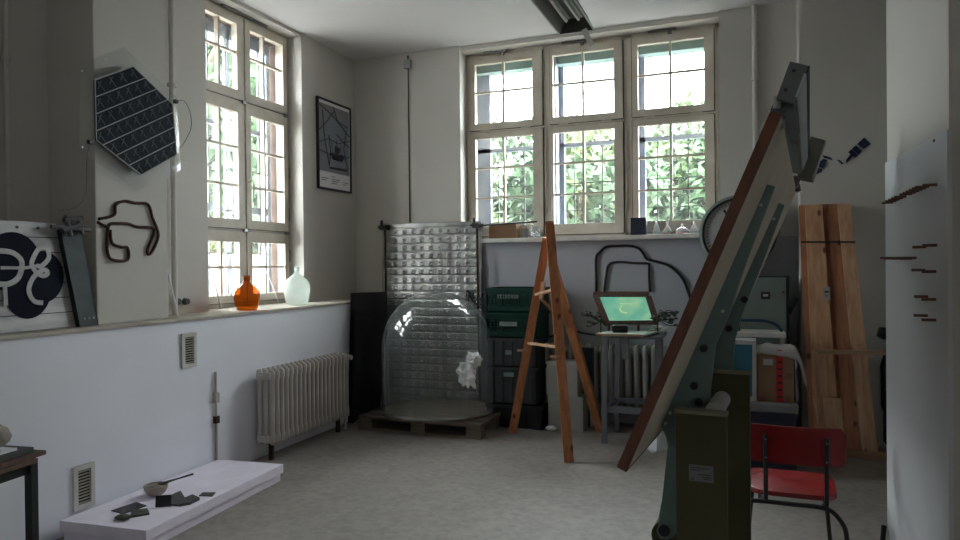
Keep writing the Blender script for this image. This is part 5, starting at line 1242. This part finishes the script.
# blue glass shards on the pier
K = lambda l: [aY(800 + x / 7.71, 120 + y / 7.71, PF - .0005) for x, y in l]
sh_ = [([(495, 135), (545, 185), (490, 225), (440, 185)], 'dark blue square glass tile, upper right end of the row'),
       ([(430, 195), (478, 240), (448, 268), (400, 222)], 'dark blue square glass tile, second from upper right'),
       ([(398, 224), (446, 270), (425, 292), (370, 250)], 'dark blue glass tile tucked under the second one'),
       ([(395, 255), (412, 275), (358, 337), (354, 310)], 'narrow dark blue glass shard below the square tiles'),
       ([(285, 308), (305, 308), (338, 337), (318, 340)], 'tiny dark blue glass shard mid-row on the pier'),
       ([(173, 270), (240, 290), (252, 312), (185, 292)], 'slanting dark blue shard left of the tiny one'),
       ([(180, 300), (207, 310), (185, 377), (113, 355)], 'dark blue triangular glass piece near drafting board top'),
       ([(100, 385), (125, 368), (172, 375), (168, 400), (135, 417), (102, 408)], 'rounded dark blue glass piece, lowest of the row')]
for l, lab in sh_: one('glass_shard', MB().prism(K(l), (0, -.005, 0)), 'blue_black', lab, 'glass shard', 'blue glass pieces on the pier')
# ------------------------------------------------------------------ ceiling lamp
zl_ = 3.42
a, b_ = aZ(559, 34, zl_), aZ(594, 30, zl_); Yf = (a.y + b_.y) / 2; Yn = Yf - 2.4
x0, x1 = a.x, b_.x
t = thing('ceiling_lamp', 'long open metal fluorescent lamp under the ceiling', 'ceiling lamp', ((x0 + x1) / 2, Yf, zl_))
xa, xb_ = x0 + .05, x1 - .05; zu = zl_ + .12
mk('housing', MB().prism([(x0, Yf, zl_), (xa, Yf, zu), (xb_, Yf, zu), (x1, Yf, zl_), (x1 - .006, Yf, zl_), (xb_ - .006, Yf, zu - .006), (xa + .006, Yf, zu - .006), (x0 + .006, Yf, zl_)], (0, Yn - Yf, 0)), 'lamp_body', t)
mk('end_cap', MB().prism([(x0, Yf, zl_), (xa, Yf, zu), (xb_, Yf, zu), (x1, Yf, zl_)], (0, .006, 0)), 'lamp_body', t)
mk('end_cap', MB().prism([(x0, Yn, zl_), (xa, Yn, zu), (xb_, Yn, zu), (x1, Yn, zl_)], (0, -.006, 0)), 'lamp_body', t)
for k_, xx in enumerate((xa + .045, xb_ - .045)):
    mk('reflector', MB().box(xx - .028, xx + .028, Yn + .02, Yf - .12, zu - .05, zu - .045), 'lamp_reflector', t)
    mk('fluorescent_tube', MB().cyl((xx, Yn + .05, zu - .068), (xx, Yf - .14, zu - .068), .013, n=14), 'tube_white', t, smooth=True)
mk('lamp_rim', MB().bar((x1, Yn, zl_), (x1, Yf + .01, zl_), .01, .012).bar((x0, Yn, zl_), (x0, Yf + .01, zl_), .01, .012), 'lamp_reflector', t)
for yy in (Yf - .3, Yn + .3): mk('hanger', MB().cyl(((x0 + x1) / 2, yy, zu), ((x0 + x1) / 2, yy, CE), .01), 'lamp_body', t)
p, q = aY(584.5, 31, Yf + .008), aY(592, 46, Yf + .06); mk('pull_tab', MB().bar((p.x, Yf - .01, zl_ + .012), q, .045, .006, side=(1, 0, 0)), 'tube_white', t)
# bits low at right edge
p = aZ(884, 546)
one('dark_rod', MB().tube([V((XR - .06, yr1 - .1, 0.008)), V((XR - .027, yr1 - .04, .28))], .011), 'black', 'black rod leaning on the foot of the right wall board', 'rod', smooth=True)

# ------------------------------------------------------------------ light
w = bpy.data.worlds.new('overcast_sky'); sc.world = w; w.use_nodes = True
bg = w.node_tree.nodes['Background']; bg.inputs[0].default_value = (0.97, 0.955, 0.985, 1); bg.inputs[1].default_value = 3.6
def portal(cx, cy_, cz, w_, h_, rot):
    l = bpy.data.lights.new('window_portal', 'AREA'); l.shape = 'RECTANGLE'; l.size = w_; l.size_y = h_; l.cycles.is_portal = True
    o = bpy.data.objects.new('window_portal', l); COL.objects.link(o); o.location = (cx, cy_, cz); o.rotation_euler = rot
portal((xJ + xR) / 2, GB + .32, (SILL + ztop) / 2, xR - xJ, ztop - SILL, (-math.pi / 2, 0, 0))
portal(GW - .32, (yJ0 + yJ1) / 2, (LEDGE + 3.7) / 2, 2.56, yJ1 - yJ0, (0, -math.pi / 2, 0))
portal(-4.35, -1.975, 1.93, 1.54, .45, (0, -math.pi / 2, 0))
portal(4.25, -2.4, 2.0, 1.0, .6, (0, math.pi / 2, 0))
sc.cycles.use_denoising = True
sc.cycles.max_bounces = 12; sc.cycles.diffuse_bounces = 6; sc.cycles.transparent_max_bounces = 24; sc.cycles.caustics_reflective = False
sc.cycles.sample_clamp_indirect = 4
vs_ = sc.view_settings; vs_.view_transform = 'Standard'; vs_.look = 'None'; vs_.exposure = 3.2; vs_.gamma = 1.0; vs_.use_curve_mapping = False
